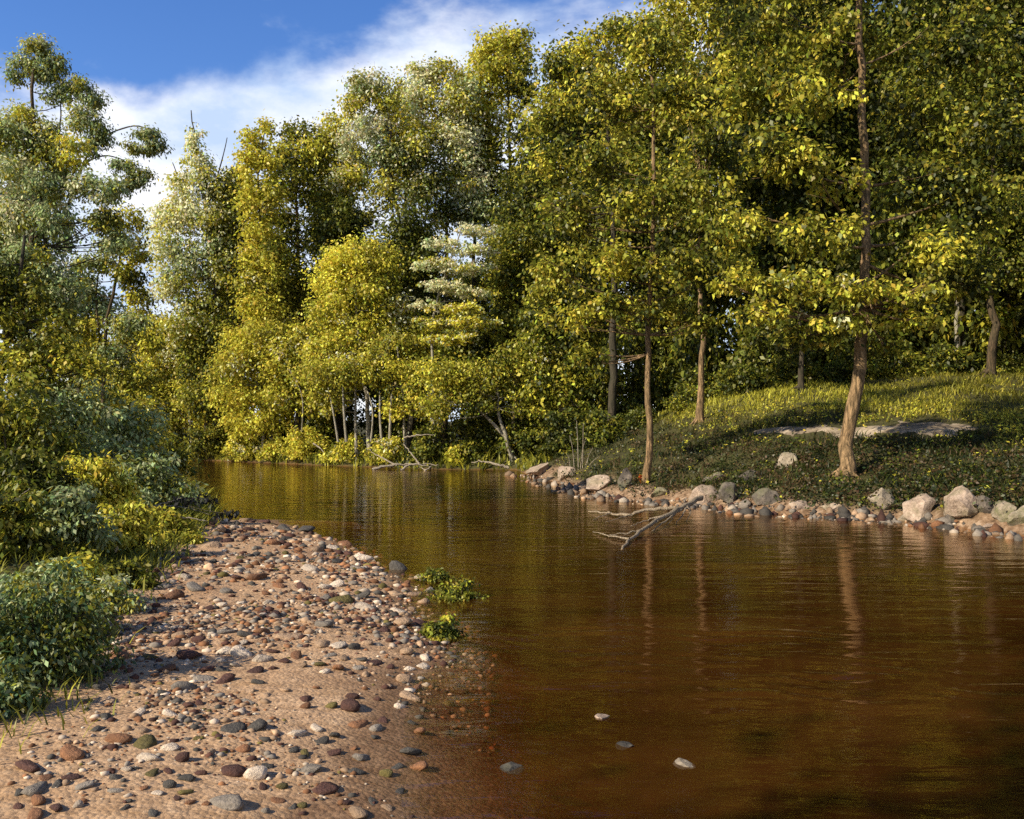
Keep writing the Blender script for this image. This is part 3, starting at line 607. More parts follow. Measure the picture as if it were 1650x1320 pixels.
# dark wood behind the right bank: two kinds, copied
def wood_tree(seed_px, pk, label):
    px = seed_px
    bl = [(px+70*math.cos(a)*s, 330-190*math.sin(a)*s, 85, 80, pk) for a, s in [(0.4, 1), (1.3, 1), (2.2, 1), (3.0, 1), (3.9, 0.9), (5.3, 0.9), (0, 0.1), (1.57, 1.4)]]
    return make_tree('wood_tree', label, 46, [(px, 640), (px+5, 480), (px, 300), (px-5, 120)], 0.26, 0.07, bl, 0.24, 3.6, M_BARKD, pk, 'trees of the dark wood', limbs=24)
WL = 'dark green tree in the dense wood behind the right bank'
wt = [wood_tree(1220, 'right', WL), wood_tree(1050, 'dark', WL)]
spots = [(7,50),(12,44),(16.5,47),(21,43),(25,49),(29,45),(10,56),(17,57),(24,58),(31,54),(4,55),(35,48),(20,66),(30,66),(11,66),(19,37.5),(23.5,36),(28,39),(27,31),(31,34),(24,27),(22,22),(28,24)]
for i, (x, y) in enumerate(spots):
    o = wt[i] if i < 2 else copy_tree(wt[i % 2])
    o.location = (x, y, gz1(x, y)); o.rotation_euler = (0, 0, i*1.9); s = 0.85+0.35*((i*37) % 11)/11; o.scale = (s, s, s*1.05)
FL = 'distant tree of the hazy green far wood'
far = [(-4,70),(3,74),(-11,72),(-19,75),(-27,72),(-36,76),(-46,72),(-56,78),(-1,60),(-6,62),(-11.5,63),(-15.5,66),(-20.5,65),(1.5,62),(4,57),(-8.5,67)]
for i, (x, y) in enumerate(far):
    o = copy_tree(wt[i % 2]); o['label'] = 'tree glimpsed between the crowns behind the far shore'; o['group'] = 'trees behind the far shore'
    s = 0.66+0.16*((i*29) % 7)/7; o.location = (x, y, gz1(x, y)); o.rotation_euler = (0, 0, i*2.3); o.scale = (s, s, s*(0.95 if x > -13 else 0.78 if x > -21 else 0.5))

# ---- left bank trees
make_tree('umbrella_tree', 'tall tree with flat tufted crown and crooked limbs at far left', 20, [(30, 800), (42, 560), (55, 400), (60, 240), (65, 150), (62, 95)], 0.085, 0.03,
  [(62,75,36,20,'airy'),(42,100,28,18,'airy'),(88,102,30,20,'grey'),(28,122,20,16,'grey'),(70,118,32,22,'grey'),(122,138,36,20,'airy'),(95,155,30,18,'grey'),(145,160,26,24,'airy'),(128,190,34,28,'airy'),(162,212,22,28,'grey'),
   (240,216,30,16,'grey'),(225,236,34,18,'airy'),(252,234,20,18,'grey'),(198,266,32,16,'airy'),(222,282,28,20,'grey'),(205,298,18,18,'airy'),(150,232,16,28,'airy'),(30,200,40,34,'airy'),(80,215,30,30,'airy'),(20,260,40,36,'grey'),(95,265,36,30,'airy')],
  0.09, 5.2, M_BARK, 'airy', droop=1.3, subr=0.5, limbs=34, limb_r=0.35, shape=0.45, sub=1.2,
  snags=[(0.035,(88,330),(92,240),(98,190),(97,165)),(0.035,(110,330),(128,280),(150,235),(175,216),(215,203),(240,208)),(0.028,(120,290),(140,262),(170,251),(200,258)),(0.03,(30,410),(65,375),(95,360),(120,368),(142,388)),(0.025,(62,230),(52,200),(45,180))])
make_tree('bank_tree', 'pale olive bushy tree below the tall umbrella tree', 19, [(95, 800), (80, 600), (70, 420), (60, 280)], 0.09, 0.03,
  [(5,215,44,36,'airy'),(38,180,20,16,'gold'),(62,240,46,34,'olive'),(118,245,30,36,'gold'),(20,280,48,42,'cream'),(75,295,44,38,'airy'),(140,305,44,36,'cream'),(185,310,30,30,'airy'),(15,350,48,44,'cream'),(80,350,48,34,'airy'),(165,355,40,28,'olive'),(25,420,54,42,'grey'),(75,430,44,40,'airy'),(40,490,62,42,'olive'),(105,470,44,34,'airy'),(190,390,30,28,'airy'),(60,550,60,40,'airy')],
  0.10, 4.6, M_BARKD, 'airy', subr=0.34, sub=1.3, droop=1.1, shape=0.5)
make_tree('bank_tree', 'leafy tree with yellow tuft left of the gap of sky', 22, [(170, 780), (166, 610), (178, 510), (190, 440), (195, 350)], 0.07, 0.025,
  [(205,352,36,28,'gold'),(180,388,36,28,'airy'),(218,400,26,32,'yellow'),(150,425,42,24,'airy'),(205,440,38,30,'olive'),(130,460,38,28,'airy'),(225,480,28,32,'yellow'),(210,525,40,30,'airy'),(240,550,32,28,'yellow'),(135,530,34,34,'olive'),(180,570,44,34,'airy'),(110,580,44,36,'yellow'),(215,610,40,34,'yellow')],
  0.11, 4.2, M_BARK, 'olive', droop=1.1, sub=1.2, shape=0.5, snags=[(0.035,(166,610),(160,540),(155,490),(158,440))])
make_tree('bank_tree', 'dark trunked yellow flecked tree at the left edge', 17, [(-20, 850), (-5, 600), (20, 520), (30, 440), (40, 380)], 0.11, 0.03,
  [(10,450,44,34,'dark'),(50,470,44,30,'olive'),(20,520,50,34,'olive'),(90,520,40,30,'olive'),(30,575,60,34,'yellow'),(100,570,50,30,'yellow'),(150,590,40,26,'yellow'),(-40,480,60,60,'dark'),(-50,380,60,60,'olive'),(60,620,60,30,'olive')],
  0.10, 4.2, M_BARKD, 'olive', sub=1.3, snags=[(0.05,(22,535),(40,525),(62,515))])
for px, py, rx, ry, Y, pk, lab in [(-60,330,70,140,22,'grey','grey green tree cut by the left edge of the picture'),(170,640,70,60,30,'yellow','yellow flecked small tree behind the grey green willow shrub'),(235,660,46,60,34,'yellow','small yellowish tree at the end of the left bank')]:
    bl = [(px+rx*0.5*math.cos(a), py-ry*0.6*math.sin(a), rx*0.6, ry*0.45, pk) for a in (0.3, 1.4, 2.6, 3.8, 5.2)]
    make_tree('bank_tree', lab, Y, [(px, 780), (px+4, py+ry*0.5), (px, py-ry*0.5)], 0.10, 0.03, bl, 0.11, 3.0, M_BARKD, pk, limbs=16)

# ------------------------------------------------------------------ shrubs and thickets
def make_shrub(name, label, base, R, blobs, leaf, n, pal, stem_mat=None, group=None, cat='shrub', droop=0.7, shape=0.55, rich=False, stems=9, sub=9, subr=0.34, mixp=0.3):
    """blobs: (dx, dy, dz, r) in units of R above the base"""
    base = np.asarray(base, float); root = empty(name, base, label, cat, group)
    cen, rad, col = [], [], []
    for dx, dy, dz, r in blobs:
        c = np.array([dx, dy, dz])*R; rr = r*R.mean()
        for _ in range(sub):
            u = norm(rng.normal(size=3)); rs = rr*subr*(0.6+0.8*rng.random())
            p = c+u*(rr-rs*0.6)*rng.random()**0.4; p[2] = max(p[2], rs*0.4)
            cen.append(p); rad.append([rs*1.3, rs*1.3, rs*0.85]); col.append(pal_pick(pal, 1)[0])
    cen, rad, col = map(np.array, (cen, rad, col))
    ms = MB()
    for i in rng.choice(len(cen), min(stems, len(cen)), replace=False):
        a = rng.normal(size=3)*0.06*R; a[2] = -0.08
        lp = limb_pts(a, cen[i], -0.05); r0 = 0.012+0.012*R.mean(); tube(ms, lp, np.linspace(r0, r0*0.3, len(lp)), 5, 0.05)
    ms.build('stems', stem_mat or M_BARKD, root, smooth=True)
    ml = MB(); add_leaves(ml, cen, rad, col, leaf*1.08, int(n*0.78), droop, shape, 0.5, rich, pal, mixp)
    ml.v = [np.column_stack([ml.v[0][:, :2], np.maximum(ml.v[0][:, 2], -0.1)])]
    ml.build('foliage', M_LEAF, root); return root
DOME = [(0,0,0.45,0.6),(0.5,0.1,0.35,0.5),(-0.5,0,0.35,0.5),(0.1,0.5,0.4,0.5),(0,-0.5,0.3,0.5),(0.2,0.1,0.85,0.45),(-0.25,-0.1,0.8,0.42)]
TALL = [(0,0,0.25,0.5),(0.3,0.2,0.5,0.5),(-0.35,0,0.45,0.5),(0.05,-0.3,0.4,0.45),(0.1,0.1,0.85,0.45),(-0.2,0.1,1.1,0.4),(0.25,-0.1,1.15,0.4),(0,0,1.45,0.34)]
A3 = np.array
# thick understorey that closes the wood (two kinds, copied)
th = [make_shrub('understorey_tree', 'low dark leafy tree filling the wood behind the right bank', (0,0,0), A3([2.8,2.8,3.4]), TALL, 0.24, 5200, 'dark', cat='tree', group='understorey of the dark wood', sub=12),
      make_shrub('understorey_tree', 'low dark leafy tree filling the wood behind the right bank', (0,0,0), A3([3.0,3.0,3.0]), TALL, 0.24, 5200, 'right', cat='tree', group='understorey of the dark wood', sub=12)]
sp = [(2.5,46),(6,45),(9.5,44),(13,43),(16,42),(19.5,41),(22.5,40),(25.5,38),(28,36),(30,31),(32,27),(4,51),(8.5,50),(13.5,50),(18,50),(22,47),(27,46),(31,42),(35,37),(26,52),(33,50),(15,60),(22,60),(30,58),(38,45),(6,60),(26.5,27),(30,21),(15,37.5),(17.5,39),(11.5,40.5),(20.5,37),(23,34.5),(16.5,45),(21,44),(10,47)]
for i, (x, y) in enumerate(sp):
    o = th[i] if i < 2 else copy_tree(th[i % 2])
    o.location = (x, y, gz1(x, y)-0.1); o.rotation_euler = (0, 0, i*2.4); k = 0.8+0.4*((i*31) % 9)/9; o.scale = (k, k, k*(1.1+0.4*((i*17) % 5)/5))
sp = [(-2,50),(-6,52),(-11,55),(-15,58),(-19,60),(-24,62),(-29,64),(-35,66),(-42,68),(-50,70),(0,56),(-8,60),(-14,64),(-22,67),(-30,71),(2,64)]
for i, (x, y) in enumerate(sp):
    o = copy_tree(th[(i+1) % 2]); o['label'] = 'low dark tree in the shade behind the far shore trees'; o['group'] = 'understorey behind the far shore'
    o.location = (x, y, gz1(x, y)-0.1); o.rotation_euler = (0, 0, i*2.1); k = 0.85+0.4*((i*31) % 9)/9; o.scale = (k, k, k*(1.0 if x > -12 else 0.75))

# low shrubs along the far shore
def shore(px, py, w, h, Y, pal, label, leaf=0.15, n=None):
    """a shrub whose foot is hidden at row py and whose half width, height are w, h pixels"""
    while river_dist(np.array([(px-CX)/FPX*Y]), np.array([float(Y)]))[0] < 0.3: Y += 0.4
    k = Y/FPX; x = (px-CX)*k; z = max(gz1(x, Y), 0.02); R = A3([w*k, w*k*0.8, h*k*0.75])
    n = n or int(5.2*PI*R[0]*R[2]*1.6/(leaf*leaf*0.5*0.55)*0.55)
    return make_shrub('shore_shrub', label, (x, Y, z), R, DOME, leaf, n, pal)
for a in [(262,742,46,70,55,'yellow','yellowish shrub at the left end of the far waterline'),(335,742,46,64,52,'olive','olive shrub overhanging the far waterline left'),(395,742,40,50,50,'yellow','low yellow green shrub under the golden tree'),
          (490,742,48,56,47.5,'gold','bright golden mounded bush on the far waterline'),(440,742,30,40,48,'lit','small green bush left of the golden mounded bush'),(560,746,48,44,45.5,'yellow','yellow green bush right of the golden mounded bush'),
          (625,750,44,52,43.5,'yellow','yellow bush above the fallen pale branches'),(690,752,44,70,42.5,'dark','dark bush behind the fallen pale branches'),(735,750,24,36,41.6,'lit','small bright green bush at the water right of fallen branches'),
          (765,748,46,90,42.6,'dark','dark green bush left of the leaning trunks'),(850,750,46,84,41.8,'dark','dark bush right of the leaning trunks'),(905,735,46,96,38,'dark','tall dark bush behind the reeds'),(965,735,50,70,36,'right','dark green bush between the reeds and the slender tree'),
          (890,640,60,60,43,'olive','olive bush above the reeds in shade'),(1000,640,60,60,42,'dark','dark bush at the left end of bright grass')]:
    shore(*a)

# ---- left bank shrubs
def bank_shrub(px, py, w, h, Y, pal, label, leaf, n, rich=False, zoff=0.0, droop=0.8, shape=0.45):
    k = Y/FPX; x = (px-CX)*k; z = H_CAM+(HZ-py)/FPX*Y+zoff
    g = gz1(x, Y); base = (x, Y, max(g, 0.0))
    R = A3([w*k, w*k*0.8, max(h*k*0.75, 0.2)])
    return make_shrub('bank_shrub', label, base, R, DOME, leaf, n, pal, droop=droop, shape=shape, rich=rich, stems=14, sub=12)
for a in [(110,790,130,230,17,'grey','large grey green willow shrub on the left bank',0.10,11000),(20,780,110,260,16,'olive','tall olive shrub at the left edge above the dark hollow',0.10,9000),
          (205,800,90,190,18,'grey','pale green shrub leaning toward the far water',0.10,7500),(235,815,80,110,15.8,'grey','glossy green bush overhanging the river end of left bank',0.085,7000),
          (150,850,80,120,14,'yellow','yellow flecked bush behind the dead branches',0.085,6500),(50,860,90,130,13,'dark','dark bush in the hollow at the left edge',0.085,6500),
          (270,880,60,76,13.2,'lit','low bright green bush at the top of the gravel bar',0.07,6000),(195,910,76,90,11.5,'yellow','low yellow green bush beside the gravel bar',0.07,6500),
          (100,930,86,110,10.5,'grey','spreading pale green bush in the middle of left bank',0.07,7000),(10,960,86,130,9.5,'olive','olive bush at left edge beside the pale green bush',0.07,6500),
          (200,985,60,66,9.4,'olive','dark olive bush low against the gravel',0.06,6000),(115,1010,70,80,8.4,'lit','yellow tufted low bush left of the gravel',0.06,6000),(20,1060,70,100,7.4,'grey','pale bush at left edge above the dark near shrub',0.055,6000),
          (170,745,100,190,25,'yellow','yellowish tall bush behind the willow shrub',0.12,7000),(60,745,120,270,24,'olive','big olive bush under the umbrella tree',0.12,9000),(250,760,70,130,27,'olive','olive bush at the far tip of the left bank',0.12,6000),(-60,770,120,300,20,'olive','olive bush cut by the left edge behind the shrubs',0.11,8000)]:
    bank_shrub(*a)
make_shrub('bank_shrub', 'blue green feathery shrub nearest the camera at left', (-3.16, 6.1, 0.1), A3([0.48,0.48,0.78]), DOME, 0.042, 11000, 'shrub', stems=18, sub=16, droop=1.0, shape=0.45)
make_shrub('bank_shrub', 'second feathery shrub cut by the left edge in the foreground', (-3.55, 5.75, 0.15), A3([0.46,0.46,0.62]), DOME, 0.042, 9000, 'shrub', stems=18, sub=16, droop=1.0, shape=0.45)
make_shrub('bank_shrub', 'low green shrub at the bottom left corner beside the stones', (-3.12, 5.3, 0.08), A3([0.34,0.34,0.36]), DOME, 0.04, 6000, 'shrub', stems=12, sub=14, droop=1.0, shape=0.45)
make_shrub('bank_shrub', 'mid green shrub just behind the nearest feathery shrub', (-3.75, 7.1, 0.12), A3([0.5,0.5,0.6]), DOME, 0.045, 9000, 'grey', stems=14, sub=14, droop=1.0, shape=0.45)
make_shrub('bank_shrub', 'small mid green shrub spilling onto the gravel', (-3.75, 8.1, 0.1), A3([0.38,0.38,0.4]), DOME, 0.045, 5500, 'airy', stems=12, sub=12, droop=1.0, shape=0.45)
# ------------------------------------------------------------------ rocks
def ico(sub):
    bm = bmesh.new(); bmesh.ops.create_icosphere(bm, subdivisions=sub, radius=1.0)
    v = np.array([x.co[:] for x in bm.verts]); t = np.array([[y.index for y in f.verts] for f in bm.faces]); bm.free(); return v, t
ICO3, ICO2, ICO1 = ico(4), ico(2), ico(1)
def rock_shape(seed, sub=ICO3, cuts=14, rough=0.065):
    r = np.random.default_rng(seed); v, t = sub; v = v.copy()
    for _ in range(cuts):
        n = norm(r.normal(size=3)); d = 0.42+0.40*r.random(); h = v@n-d; m = h > 0; v[m] -= np.outer(h[m], n)*0.98
    ph = r.random(3)*9
    for f, a in ((3, 1.0), (7, 0.6), (15, 0.35)):
        v *= (1+rough*a*(np.sin(v[:, 0]*f+ph[0])*np.sin(v[:, 1]*f*1.1+ph[1])+np.sin(v[:, 2]*f*0.9+ph[2])*np.sin(v[:, 0]*f*1.2)))[:, None]
    return v, t
def boulder(px, py, w, h, label, mat, seed, name='boulder', rot=None, water=False, Y=None, tilt=0.0):
    """a rock whose foot is at pixel (px, py), w x h pixels large"""
    g = G(px, py, 3.6 if water else 15) if Y is None else P(px, py, Y)
    k = g[1]/FPX; v, t = rock_shape(seed)
    v = v*np.array([w*0.47*k, w*0.44*k, h*0.54*k]); c, s = math.cos(tilt), math.sin(tilt)
    v = np.column_stack([v[:, 0]*c-v[:, 2]*s, v[:, 1], v[:, 0]*s+v[:, 2]*c])
    v[:, 2] += h*0.28*k; mb = MB(); mb.add(v, None, t)
    z = -0.30*h*k if water else g[2]-0.05
    o = mb.build(name, mat, smooth=True); o.data.set_sharp_from_angle(angle=math.radians(24)); o.location = (g[0], g[1]+w*0.2*k, z); return tag(o, label, 'rock', 'rocks along the right bank' if not water else 'stones standing in the stream')
for i, a in enumerate([(872,764,66,24,'flat pale rock sloping into the river left of the reeds',M_ROCK,1,0.25),(914,770,40,36,'pinkish white rock at the foot of the reeds',M_ROCK,2,-0.2),(962,792,66,34,'broad pale rock jutting low into the water',M_ROCK,3,0.2),
      (1008,786,40,50,'upright dark rock left of the slender trunk',M_ROCKD,4,0.0),(1062,802,40,24,'small grey stone below the slender trunk',M_ROCKG,5,0.0),(1142,812,66,40,'pale sloping rock above the driftwood',M_ROCK,6,0.45),
      (1178,808,50,44,'dark rock right of the driftwood',M_ROCKD,7,0.0),(1212,774,56,28,'flat dark rock set back on the bank',M_ROCKD,8,0.0),(1156,776,60,24,'long grey rock set back above the driftwood',M_ROCKG,9,0.2),
      (1240,812,56,36,'dark brown rock at the waterline left of the small pale one',M_ROCKD,10,0.1),(1274,752,52,30,'rounded grey rock lying alone in the grass',M_ROCKG,11,0.0),(1290,822,60,24,'small pale rock flat on the shore sand',M_ROCK,12,0.2),
      (1345,822,46,22,'low tan rock on the sand below the maple',M_ROCK,13,0.0),(1432,824,66,54,'mossy pale rock leftmost of the big shore boulders',M_ROCKG,14,0.1),(1494,832,72,62,'big pale faceted boulder with a dark right side',M_ROCK,15,0.35),
      (1556,834,74,66,'tallest pale pointed boulder on the shore',M_ROCK,16,0.3),(1586,826,44,44,'dark rock wedged right of the tallest boulder',M_ROCKD,17,0.0),(1622,838,56,60,'yellowish grey boulder near the right edge',M_ROCKG,18,-0.1),
      (1655,846,50,46,'grey boulder cut by the right edge of the picture',M_ROCKG,19,0.0),(1462,840,40,22,'small grey stone in front of the big boulders',M_ROCKG,20,0.0),(1536,846,34,24,'small brown stone at the foot of the tallest boulder',M_ROCKD,21,0.0),(1605,852,36,16,'flat sandy stone at the water near the right edge',M_ROCK,22,0.0)]):
    boulder(a[0], a[1], a[2], a[3], a[4], a[5], a[6]+40, tilt=a[7])
for a in [(824,1250,56,15,'dark wet stone with pale top nearest in the stream',M_ROCKW,71),(1102,1240,46,11,'flat pale stone breaking the water at right',M_ROCKG,72),(1012,1212,44,12,'small grey stone in the stream between the others',M_ROCKW,73),(972,1166,34,8,'sliver of pale stone just above the water',M_ROCK,74)]:
    boulder(*a, name='river_stone', water=True)

# ------------------------------------------------------------------ stones of the gravel bar
def BG(px, py):
    Y = np.linspace(3.4, 19, 900); X = (px-CX)/FPX*Y; Z = H_CAM+(HZ-py)/FPX*Y
    hit = np.nonzero(bar_z(X, Y) >= Z)[0]; i = hit[0] if len(hit) else None
    return None if i is None else (X[i], Y[i], float(bar_z(X[i], Y[i])))
BAR_PX = np.array([(380,838),(480,846),(560,880),(650,915),(740,930),(800,975),(700,1000),(700,1070),(660,1130),(690,1200),(640,1316),(20,1316),(0,1262),(110,1205),(145,1140),(150,1055),(235,975),(300,885)], float)
def in_poly(x, y, poly):
    ins = False
    for (x1, y1), (x2, y2) in zip(poly, np.roll(poly, -1, 0)):
        if (y1 > y) != (y2 > y) and x < x1+(y-y1)/(y2-y1)*(x2-x1): ins = not ins
    return ins
stone_meshes = {}
for si in range(6):
    v, t = rock_shape(200+si, ICO2, 7, 0.06); r = np.random.default_rng(si); v = v*np.array([1, 0.7+0.2*r.random(), 0.45+0.25*r.random()])
    for k in STONE_COLS:
        mb = MB(); mb.add(v, None, t); stone_meshes[si, k] = mb.mesh('stone', M_STONE[k], smooth=True)
keys = list(STONE_COLS); placed = []; R2 = random.Random(5)
tries = 0
while len(placed) < 300 and tries < 14000:
    tries += 1
    px, py = R2.uniform(0, 780), R2.uniform(835, 1318)
    if not in_poly(px, py, BAR_PX): continue
    if R2.random() > (1.0 if py < 1080 else 0.25): continue
    s = R2.choice([11, 13, 15, 17, 20, 23, 28])*(0.85+0.3*(py-835)/480)
    if any(abs(px-a) < (s+c)*0.55 and abs(py-b) < (s+c)*0.36 for a, b, c in placed): continue
    g = BG(px, py)
    if g is None or g[2] < -0.09: continue
    wts = [4.5, 2.5, 5, 5, 4, 3.5, 0.6] if py < 1190 else [4, 3, 1.5, 3, 3, 2, 4 if px > 230 else 0.5]
    k = R2.choices(keys, wts)[0]
    o = bpy.data.objects.new('stone', stone_meshes[R2.randrange(6), k]); C.objects.link(o); o.parent = BAR
    u = s*g[1]/FPX*0.8; o.scale = (u*R2.uniform(0.9, 1.3), u, u*R2.uniform(0.7, 1.15)); o.location = (g[0], g[1], max(g[2]+u*R2.uniform(-0.05, 0.14), -0.02))
    o.rotation_euler = (R2.uniform(-.25, .25), R2.uniform(-.25, .25), R2.uniform(0, 6.3)); placed.append((px, py, s))
# fine gravel, too small to pick apart
def build_gravel(n=10000):
    v0, t0 = ICO1; mb = MB(); px = rng.random(n*2)*800; py = 836+rng.random(n*2)*480; Y0 = (H_CAM-0.1)*FPX/(py-HZ); X0 = (px-CX)/FPX*Y0
    xl, xr = bar_edges(Y0); ok = (X0 > xl) & (X0 < xr+0.6) & (lsin(X0, Y0, 1.6, 0.3)+rng.random(n*2)*1.4-np.clip((py-1050)/150, 0, 1)*1.25 > 0.45)
    X0, Y0 = X0[ok][:n], Y0[ok][:n]; m = len(X0)
    s = rng.choice([1.8, 2.6, 3.8, 5.6, 7.5], m, p=[.3, .32, .22, .11, .05])*Y0/FPX*1.05
    cols = np.array([STONE_COLS[k] for k in keys]); c = cols[rng.choice(7, m, p=[.12, .13, .12, .17, .20, .23, .03])]*np.exp(0.25*rng.normal(size=(m, 1)))
    sc = np.stack([s*(0.8+0.6*rng.random(m)), s*(0.8+0.5*rng.random(m)), s*(0.5+0.3*rng.random(m))], -1)
    th = rng.random(m)*6.28; ct, st = np.cos(th), np.sin(th)
    vv = v0[None]*(1+0.16*rng.normal(size=(m, len(v0), 1)))*sc[:, None]
    vr = np.stack([vv[..., 0]*ct[:, None]-vv[..., 1]*st[:, None], vv[..., 0]*st[:, None]+vv[..., 1]*ct[:, None], vv[..., 2]], -1)
    vr += np.stack([X0, Y0, bar_z(X0, Y0)+s*0.15], -1)[:, None]
    t = (np.arange(m)[:, None, None]*len(v0)+t0[None]).reshape(-1, 3)
    mb.add(vr.reshape(-1, 3), None, t, np.repeat(np.clip(c, 0.01, 0.7), len(v0), 0)); o = mb.build('gravel', M_TINT, BAR); o['kind'] = 'stuff'
build_gravel()

# ------------------------------------------------------------------ ground cover
def scatter_plants(name, label, X, Y, Z, h, col, kind='grass', width=0.12, lean=0.35, cat='grass'):
    n = len(X); base = np.stack([X, Y, Z-0.01], -1); a = rng.random(n)*2*PI
    d = np.stack([np.cos(a)*lean, np.sin(a)*lean, np.ones(n)], -1)+0.15*rng.normal(size=(n, 3)); s = np.stack([-np.sin(a), np.cos(a), 0*a], -1)
    h = h[:, None]; mid = base+d*h*0.55; tip = base+d*h*np.array([1.5, 1.5, 0.9]); w = h*width
    v = np.stack([base-s*w*0.6, base+s*w*0.6, mid+s*w*0.5, tip, mid-s*w*0.5], 1).reshape(-1, 3)
    b = np.arange(n)[:, None]*5; mb = MB(); mb.add(v, b+np.array([[0, 1, 2, 4]]), b+np.array([[4, 2, 3]]), np.repeat(col, 5, 0))
    o = mb.build(name, M_LEAF); return tag(o, label, cat, None, 'stuff')
def path_dist(X, Y):
    d = np.full(X.shape, 9.0)
    for k_, p in enumerate(PATH_MID): d = np.minimum(d, np.hypot(X-p[0], Y-p[1])/(0.12+1.3*math.sqrt(max(1-(k_/29.5-1)**2, 0))))
    return d
n = 100000; Y = 16+26*rng.random(n)**1.3; X = -0.5+(Y*0.66+1)*rng.random(n); D = river_dist(X, Y)
ok = (D > 0.5+0.4*lsin(X, Y, 1.7, 2.0)) & (X > 0.3) & (D < 26) & (path_dist(X, Y) > 0.25+0.85*rng.random(n)); X, Y, D = X[ok], Y[ok], D[ok]; ok = (D > 4.2) | (rng.random(len(X)) < 0.5+0.4*lsin(X, Y, 1.1, 0.5)); X, Y, D = X[ok], Y[ok], D[ok]
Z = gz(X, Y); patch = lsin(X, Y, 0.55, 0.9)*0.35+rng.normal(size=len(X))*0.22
bright = np.clip((D-4.9-np.clip(X-7, 0, 3)*0.8)/1.8+patch, 0, 1)*(1-0.55*np.clip((X-10.5)/4, 0, 1))  # sunlit strip and tree shade put into the blade colours, darker below and right
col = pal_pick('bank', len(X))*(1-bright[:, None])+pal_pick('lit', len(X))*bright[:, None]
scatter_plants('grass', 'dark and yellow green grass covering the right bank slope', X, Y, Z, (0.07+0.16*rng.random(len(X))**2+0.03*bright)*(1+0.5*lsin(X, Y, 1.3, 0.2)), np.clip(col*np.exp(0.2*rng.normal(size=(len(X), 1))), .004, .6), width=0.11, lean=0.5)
n = 34000; Y = 38+24*rng.random(n); X = -30+34*rng.random(n); D = river_dist(X, Y); ok = (D > 0.05) & (D < 7); X, Y = X[ok], Y[ok]
scatter_plants('grass', 'rough yellow green grass along the far shore', X, Y, gz(X, Y), 0.2+0.3*rng.random(len(X)), pal_pick('olive', len(X)), width=0.2)
n = 50000; Y = 3.5+24*rng.random(n)**1.4; X = -2.3-(Y*0.45+1.2)*rng.random(n); D = river_dist(X, Y); ok = (D > -0.35*rng.random(n)**3) & (D < 7) & ((Y > 9.5) | (rng.random(n) < 0.3)); X, Y = X[ok], Y[ok]
scatter_plants('grass', 'tangled green undergrowth carpeting the left bank', X, Y, np.where(Y < 18, np.maximum(gz(X, Y), bar_z(X, Y)), gz(X, Y)), 0.05+0.013*Y*(0.4+rng.random(len(X))), pal_pick('olive', len(X)), width=0.08, lean=0.6)

# ------------------------------------------------------------------ branches, reeds, oddments
def sticks(name, label, cat, lines, mat, group=None):
    """lines: (radius, (px,py,Y), ...) - the first is the stem, the others its side branches"""
    org = P(*lines[0][1]); root = empty(name, org, label, cat, group)
    for i, ln in enumerate(lines):
        q = np.array([P(*p) for p in ln[1:]]); lp = resample(q, max(6, 5*len(q))); lp[1:-1] += rng.normal(size=(len(lp)-2, 3))*ln[0]*0.35
        mb = MB(); tube(mb, lp, np.linspace(ln[0], ln[0]*0.3, len(lp)), 7, 0.08); mb.build('stem' if i == 0 else 'side_branch', mat, root, org, True)
    return root
def W(px, py, z=0.03):
    Y = (H_CAM-z)*FPX/(py-HZ); return (px, py, Y)
sticks('driftwood', 'pale forked driftwood branch reaching from the bank into the river', 'driftwood', [
    (0.062,W(1130,802,0.36),W(1095,820,0.24),W(1055,842,0.13),W(1018,866,0.05),W(1002,886,-0.01)),(0.040,W(1088,818,0.24),W(1040,822,0.18),W(1010,829,0.09),W(975,826,0.06),W(948,824,0.03)),
    (0.022,W(1035,854,0.09),W(1010,859,0.06),W(982,862,0.03)),(0.02,W(1014,868,0.05),W(985,864,0.04),W(955,857,0.02)),(0.026,W(1098,820,0.24),W(1075,838,0.13),W(1050,856,0.0)),(0.02,W(1108,816,0.28),W(1098,832,0.12),W(1088,846,-0.01)),(0.02,W(1075,831,0.18),W(1050,836,0.1),W(1016,848,0.02)),
    (0.014,W(1018,829,0.12),W(995,836,0.07),W(975,842,0.02)),(0.014,W(1060,840,0.14),W(1038,850,0.08),W(1022,862,0.0)),(0.012,W(1090,823,0.22),W(1082,838,0.1),W(1070,850,0.0)),(0.014,W(985,826,0.08),W(968,832,0.04),W(955,838,0.0)),(0.016,W(1110,812,0.3),W(1112,828,0.14),W(1106,840,0.0))], M_DRIFT)
for lab, ls in [('pale fallen branch lying flat above the water under the yellow bush',[(0.07,(600,757,40.6),(630,750,40.8),(690,748,41),(706,749,41)),(0.05,(640,750,40.8),(620,740,41),(598,728,41.6))]),
                ('short pale branch poking up from the far waterline',[(0.06,(645,758,40.2),(665,748,40.5),(692,752,40.4))]),
                ('whitish branch sticking out of the dark bush',[(0.05,(650,706,41),(672,702,41),(700,700,40.8))]),
                ('crooked grey branch arching to the foot of leaning trunks',[(0.07,(820,754,39.8),(800,748,39.8),(782,744,40),(760,745,40.2))]),
                ('small forked stick at the far waterline',[(0.05,(678,764,39.6),(690,755,39.8),(697,750,40)),(0.03,(686,758,39.8),(676,752,40))]),
                ('short pale stick on the golden mounded bush',[(0.05,(505,715,45.4),(516,722,45.2),(522,730,45))]),
                ('pale twig crossing the second pale branch on the far shore',[(0.045,(676,748,40.7),(655,722,41),(650,715,41.2))])]:
    sticks('fallen_branch', lab, 'branch', ls, M_DEAD, 'fallen branches on the far shore')
